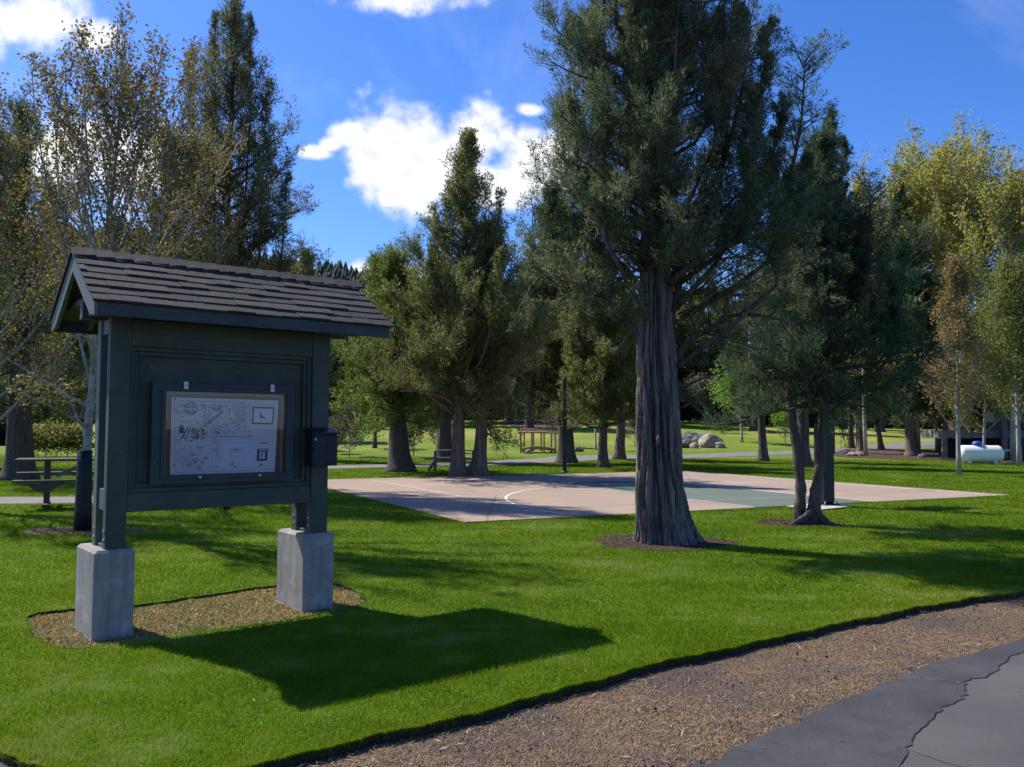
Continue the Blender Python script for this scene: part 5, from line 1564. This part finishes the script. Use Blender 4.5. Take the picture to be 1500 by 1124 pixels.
for k in range(12):
    a, a2 = 2*pi*k/12, 2*pi*(k+1)/12
    for (s1, s2) in ((a, a2), (a2, a)):
        P_ = [(r_*cos(s1*(1-f)+s2*f), 1.67+r_*sin(s1*(1-f)+s2*f), 3.04-f*.42) for f, r_ in ((0, .225), (.5, .17), (1, .13))]
        b.tube(P_, .004, 4, False)
b.build('net', M_PAPER, hoop)

bpz = at(827, 692)
pole = empty('black_pole', bpz, 0, 'slim black metal pole at the far edge of the court', 'pole')
b = MB(); b.lathe([(.078, -.05), (.078, 1.55), (.085, 1.56), (.085, 2.3), (.07, 2.31), (.066, 3.42), (.05, 3.45), (.0, 3.46)], 14); b.build('shaft', M_BLACK, pole, smooth=False)
b = MB(); b.lathe([(.13, 0), (.13, .02), (.085, .05), (.08, .06)], 14); b.build('foot_plate', M_BLACK, pole)
b = MB(); b.tube([(.05, -.05, 2.28), (.14, -.06, 2.32)], .03, 8); b.build('bracket', M_STEEL, pole)
q = at(1222, 664)
bol = empty('lamp_post', q, 0, 'thin black post standing at the left end of the mulch bed', 'post')
b = MB(); b.lathe([(.10, -.05), (.10, .05), (.055, .08), (.05, 3.1), (.03, 3.12)], 12); b.build('post', M_BLACK, bol)
b = MB(); b.lathe([(.05, 3.12), (.16, 3.2), (.18, 3.36), (.06, 3.44), (.01, 3.46)], 12); b.build('lantern', M_BLACK, bol)

def picnic_near():
    L = at(68, 741)
    o = empty('picnic_table', (L.x, L.y, 0), radians(25), 'brown plank picnic table on a post base beside the path near the wrapped maple', 'picnic table')
    f = 1.0; s = L.y/FPX
    def Z(py): return top_z(py, L.y)
    def X(px): return (px-68)*s
    tz = Z(674.5)
    x0, x1 = X(28), X(28)+2.2
    for k in range(4):
        b = MB(); b.box(x0, x1, -.36+k*.185, -.36+k*.185+.17, tz-.045, tz, .005); b.build('top_plank', M_BROWNW, o)
    for y0, px0, wz in ((-.78, 28, Z(703)), (.58, 24, Z(696.5))):
        b = MB(); b.box(X(px0), X(px0)+(2.15 if y0 < 0 else 1.2)*(1 if y0 < 0 else 1.75), y0, y0+.25, wz-.045, wz, .005); b.build('bench_plank', M_BROWNW, o)
    for xx in (X(68), X(68)+1.25):
        b = MB(); b.box(xx-.055, xx+.055, -.055, .055, 0, tz-.046, .006); b.build('leg', M_BROWNW, o)
        b = MB(); b.box(xx-.05, xx+.05, -.72, .80, Z(709), Z(703.5)-.047+.02, .004); b.build('seat_arm', M_BROWNW, o)
        b = MB(); b.prism([(xx-.32, Z(708)), (xx+.32, Z(708)), (xx+.10, Z(719)), (xx-.12, Z(719))], 1, -.79, -.74); b.build('gusset', M_BROWNW, o)
        b = MB(); b.box(xx-.06, xx+.06, -.40, .40, .0, .05, .004); b.build('foot', M_BROWNW, o)
    b = MB(); b.bar((X(80), -.06, Z(700)), (X(122), -.06, Z(681)), .06, .07); b.build('diagonal_brace', M_GREYW, o)
picnic_near()
def picnic_far():
    L = at(655, 689)
    o = empty('picnic_table', (L.x, L.y, 0), radians(6), 'grey weathered picnic table half hidden behind the straight pale trunk', 'picnic table')
    for k in range(4):
        b = MB(); b.box(-.36, 1.35, -.37+k*.19, -.37+k*.19+.175, .72, .76, .004); b.build('top_plank', M_GREYW, o)
    for y in (-.78, .53):
        b = MB(); b.box(-.85, 1.3, y, y+.25, .42, .46, .004); b.build('bench_plank', M_GREYW, o)
    for x in (-.45, 1.0):
        for s_ in (-1, 1):
            b = MB(); b.bar((x, s_*.62, 0), (x, s_*.22, .72), .05, .10, up=(1, 0, 0)); b.build('leg', M_GREYW, o)
            b = MB(); b.bar((x-.25*1, s_*.5, .0), (x+.05, s_*.5, .42), .05, .08); b.build('brace', M_GREYW, o)
        b = MB(); b.box(x-.025, x+.025, -.70, .70, .34, .418, .003); b.build('cross_bar', M_GREYW, o)
picnic_far()

def footbridge():
    A = at(762, 663.5); B = at(815, 663.5); Y = A.y+.3
    W_ = (B.x-A.x); s = A.y/FPX
    o = empty('footbridge', (A.x, Y, A.z), 0, 'small arched wooden footbridge with peeled pole railings', 'footbridge')
    def dk(x): return .22+.16*sin(pi*max(0, min(1, x/W_)))
    for y in (-.0, 1.1):
        b = MB(); P_ = [(x, y, dk(x)-.10) for x in np.linspace(0, W_, 10)]
        for a, c in zip(P_[:-1], P_[1:]): b.bar(a, (c[0]+.01, c[1], c[2]), .08, .16)
        b.build('girder', M_TANW, o)
        xsx = (0.03, W_*.32, W_*.66, W_-.05) if y == 0 else (.25, W_*.38, W_*.60, W_-.25)
        for x in xsx:
            b = MB(); b.tube([(x, y-.06, dk(x)-.30), (x, y-.06, 1.22+.03*sin(x*3))], [.062, .05], 8); b.build('rail_post', M_TANW, o)
        b = MB(); b.tube([(-.05, y-.06, 1.20), (W_*.5, y-.06, 1.24), (W_+.05, y-.06, 1.17)], [.045, .05, .045], 8); b.build('hand_rail', M_TANW, o)
    b = MB()
    for k in range(22):
        x = (k+.5)/22*W_; b.box(x-W_/44+.006, x+W_/44-.006, -.05, 1.15, dk(x)-.018, dk(x)+.018)
    b.build('deck', M_TANW, o)
footbridge()

def boulder(loc, r, seed, label, m, sq=(1, .8, .65)):
    g = random.Random(seed)
    import bmesh
    bm = bmesh.new(); bmesh.ops.create_icosphere(bm, subdivisions=3, radius=1)
    off = Vector((seed*3.1, seed*1.7, 0))
    for v in bm.verts:
        n = v.co.normalized()
        k = 1+.28*mnoise.noise(n*1.3+off)+.12*mnoise.noise(n*3.2+off)
        q = Vector((n.x*sq[0], n.y*sq[1], n.z*sq[2]))*k*r
        q.z = max(q.z, -.35*r)
        v.co = q
    me = bpy.data.meshes.new('boulder'); bm.to_mesh(me); bm.free()
    me.materials.append(m)
    o = link(bpy.data.objects.new('boulder', me)); o.location = loc + Vector((0, 0, r*.2)); o.rotation_euler = (0, 0, g.uniform(0, 6))
    return tag(o, label, 'rock', 'boulders on the far lawn')
M_ROCK = material('dark_lava_rock', lambda T, o: princ(T, o, T.ramp(T.noise(objc(T), 4, 5, .65), [(.35, (.06, .058, .058)), (.7, (.22, .21, .20))]), .95, T.noise(objc(T), 9, 4), .7, .05))
M_ROCKP = material('pale_tan_rock', lambda T, o: princ(T, o, T.ramp(T.noise(objc(T), 4, 5, .65), [(.35, (.26, .21, .16)), (.7, (.45, .38, .30))]), .95, T.noise(objc(T), 9, 4), .7, .05))
for i, (px, py, r_, m_, lab) in enumerate(((1004, 655, .55, M_ROCK, 'dark low rock touching the right side of the huge trunk'), (1012, 648, .75, M_ROCK, 'dark lumpy rock second from the huge trunk'), (1024, 651, .6, M_ROCK, 'dark rock in the middle of the rock pile'),
                                 (1033, 650, .8, M_ROCK, 'tall grey rock topping the rock pile'), (1040, 655, .85, M_ROCKP, 'slanting pale tan rock at the right of the rock pile'), (1052, 655.5, .5, M_ROCKP, 'flat pale tan rock lying in the grass'),
                                 (1017, 656, .35, M_ROCKP, 'small pale stone at the foot of the dark rocks'), (1202, 650, .35, M_ROCKP, 'pale stone seen between the twin trunks'), (774, 664, .22, M_ROCKP, 'small pale stone by the footbridge foot'),
                                 (1264, 666.5, .22, M_ROCKP, 'round pale stone at the foot of the reddish trunk'), (1257, 668, .28, M_ROCKP, 'flat cream stone on the mulch edge'), (1248, 668, .25, M_ROCKP, 'low cream stone at the left end of the mulch edge'), (1240, 664, .2, M_ROCK, 'small dark stone in the mulch behind the cream ones'),
                                 (848, 661, .3, M_ROCK, 'dark stone right of the massive dark trunk'), (1350, 671, .22, M_ROCK, 'dark stone in the mulch near the cabin deck'))):
    boulder(at(px, py), r_, i+1, lab, m_, (1.3, .9, .6) if 'flat' in lab or 'low' in lab else (1, .8, .8))

# dark hedge beyond the boulders
def hedge(x0, x1, Y0, h, seed, label):
    g = np.random.default_rng(seed)
    a, c = at_dist(x0, Y0), at_dist(x1, Y0); N = 9000
    X = g.uniform(a.x, c.x, N); Yy = Y0+g.uniform(-.8, .8, N); Z = hgt(X, Yy)+h*g.random(N)**.6*(1+.06*np.sin(X))
    C = np.stack([X, Yy, Z], 1); D = unit(g.normal(size=(N, 3))); Sd = perp(D, g)
    V = np.stack([C-Sd*.14, C+Sd*.14, C+D*.4], 1).reshape(-1, 3)
    o = obj_arrays('hedge', V, np.arange(len(V)).reshape(-1, 3), M_HEDGE)
    tag(o, label, 'hedge')
hedge(985, 1130, 100, 2.0, 5, 'long dark clipped hedge beyond the boulders')
hedge(-40, 60, 60, 1.2, 7, 'dark hedge beyond the broad trunk at far left')

def thicket():
    g = np.random.default_rng(31); N = 70000
    X = g.uniform(-110, 110, N); Y = 126+g.normal(size=N)*2.0+X*X*-.0012
    Hh = 6.5+2.0*np.sin(X*.13)+1.2*np.sin(X*.41+1)+.8*np.sin(X*1.1)
    Z = hgt(X, Y)+Hh*g.random(N)**.8
    C = np.stack([X, Y, Z], 1); D = unit(g.normal(size=(N, 3))); Sd = perp(D, g)
    V = np.stack([C-Sd*.28, C+Sd*.28, C+D*.8], 1).reshape(-1, 3)
    tag(obj_arrays('far_woods', V, np.arange(len(V)).reshape(-1, 3), M_JUND), 'dark far woods closing the view behind all the park trees', 'woods', kind='stuff')
thicket()
def ground_shrubs():
    g = random.Random(3)
    for k, px in enumerate((52, 68, 84, 100, 114)):
        add_dec('low_shrub', px, 664, 650-g.uniform(0, 6), 1.0, 300+k, 'low green shrub %s in the row beyond the near picnic table' % ['at the left end', 'second from the left', 'in the middle', 'second from the right', 'at the right end'][k], M_OLIVE, M_BARKD, .02, .02, 16, 5, .11, .19, Y=44, asc=.5, sub=3, twl=.35, cat='shrub', group='low shrubs in a row beyond the path')
ground_shrubs()

def tank():
    L = at(1436, 679)
    o = empty('propane_tank', (L.x, L.y, L.z), radians(-6), 'white horizontal propane tank with blue dome lid beside the cabin', 'propane tank')
    r_ = .42; hl = .80
    prof = [(-hl-r_*.62*sin(a), r_*cos(a)) for a in np.linspace(pi/2*.98, 0, 9)] + [(hl+r_*.62*sin(a), r_*cos(a)) for a in np.linspace(0, pi/2*.98, 9)]
    n = 28; vs = [(x, rr*cos(2*pi*k/n), .45+rr*sin(2*pi*k/n)) for x, rr in prof for k in range(n)]
    b = MB(); fs = [(i*n+k, i*n+(k+1) % n, i*n+n+(k+1) % n, i*n+n+k) for i in range(len(prof)-1) for k in range(n)]
    fs += [tuple(range(n)), tuple(range((len(prof)-1)*n, len(prof)*n))]
    b.add(vs, fs); b.build('vessel', M_WHITE, o, smooth=True)
    b = MB(); b.lathe([(.22, .82), (.23, .96), (.20, 1.03), (.12, 1.07), (.01, 1.08)], 20, -.12, 0); b.build('dome_lid', M_BLUE, o, smooth=True)
    for x in (-.6, .6):
        b = MB(); b.box(x-.07, x+.07, -.28, .28, 0, .17); b.build('foot', M_WHITE, o)
    b = MB(); b.tube([(.9, -.1, .60), (1.35, -.12, .64)], .03, 8); b.build('pipe', M_STEEL, o)
tank()

def cabin():
    Y0 = 49.0; s = Y0/FPX
    L = at_dist(1436, Y0)
    def X(px): return (px-1436)*s
    def Z(py): return top_z(py, Y0)-L.z
    o = empty('cabin', L, radians(0), 'brown plank cabin with a raised deck hidden behind the white tank', 'cabin')
    b = MB(); b.box(X(1446), X(1640), .3, 5.0, 0, Z(568), .01)
    w = b.build('wall', M_BROWNW, o)
    b = MB()
    for k in range(14): b.box(X(1446)+.002, X(1640), .285, .299, Z(628)+k*.16, Z(628)+k*.16+.150)
    b.build('siding', M_BROWNW, w)
    b = MB(); b.box(X(1444), X(1462), .262, .284, Z(616), Z(601)); win = b.build('window', M_GREYW, o)
    b = MB(); b.box(X(1445.5), X(1460.5), .250, .261, Z(614.5), Z(602.5)); b.build('pane', material('dark_window_glass', lambda T, oo: princ(T, oo, (.01, .012, .014), .08, spec=.6)), win)
    b = MB(); b.box(X(1352), X(1500), -2.0, .28, Z(638), Z(627.5), .01); b.build('deck', M_GREYW, o)
    for px in (1440, 1479, 1356):
        b = MB(); b.box(X(px)-.13, X(px)+.13, -2.2, -2.01, 0, Z(596) if px == 1440 else Z(629), .01); b.build('deck_post', M_GREYW, o)
    b = MB(); b.box(X(1449), X(1474), -1.9, -1.8, 0, Z(630)); b.box(X(1483.5), X(1560), -2.1, -1.95, 0, Z(627), .01); b.build('skirt_panel', M_BROWNW, o)
    b = MB(); b.box(X(1380), X(1446)-.02, .31, .42, 0, Z(639)); b.build('crawl_space_shade', M_BLACK, o)  # black sheet standing in for the shade under the deck
    b = MB(); b.prism([(-1.2, Z(570)+.01), (2.6, Z(545)), (6.0, Z(570)+.01), (6.0, Z(570)+.16), (2.6, Z(545)+.2), (-1.2, Z(570)+.16)], 0, X(1438), X(1660)); b.build('roof', M_SHING, o)
cabin()
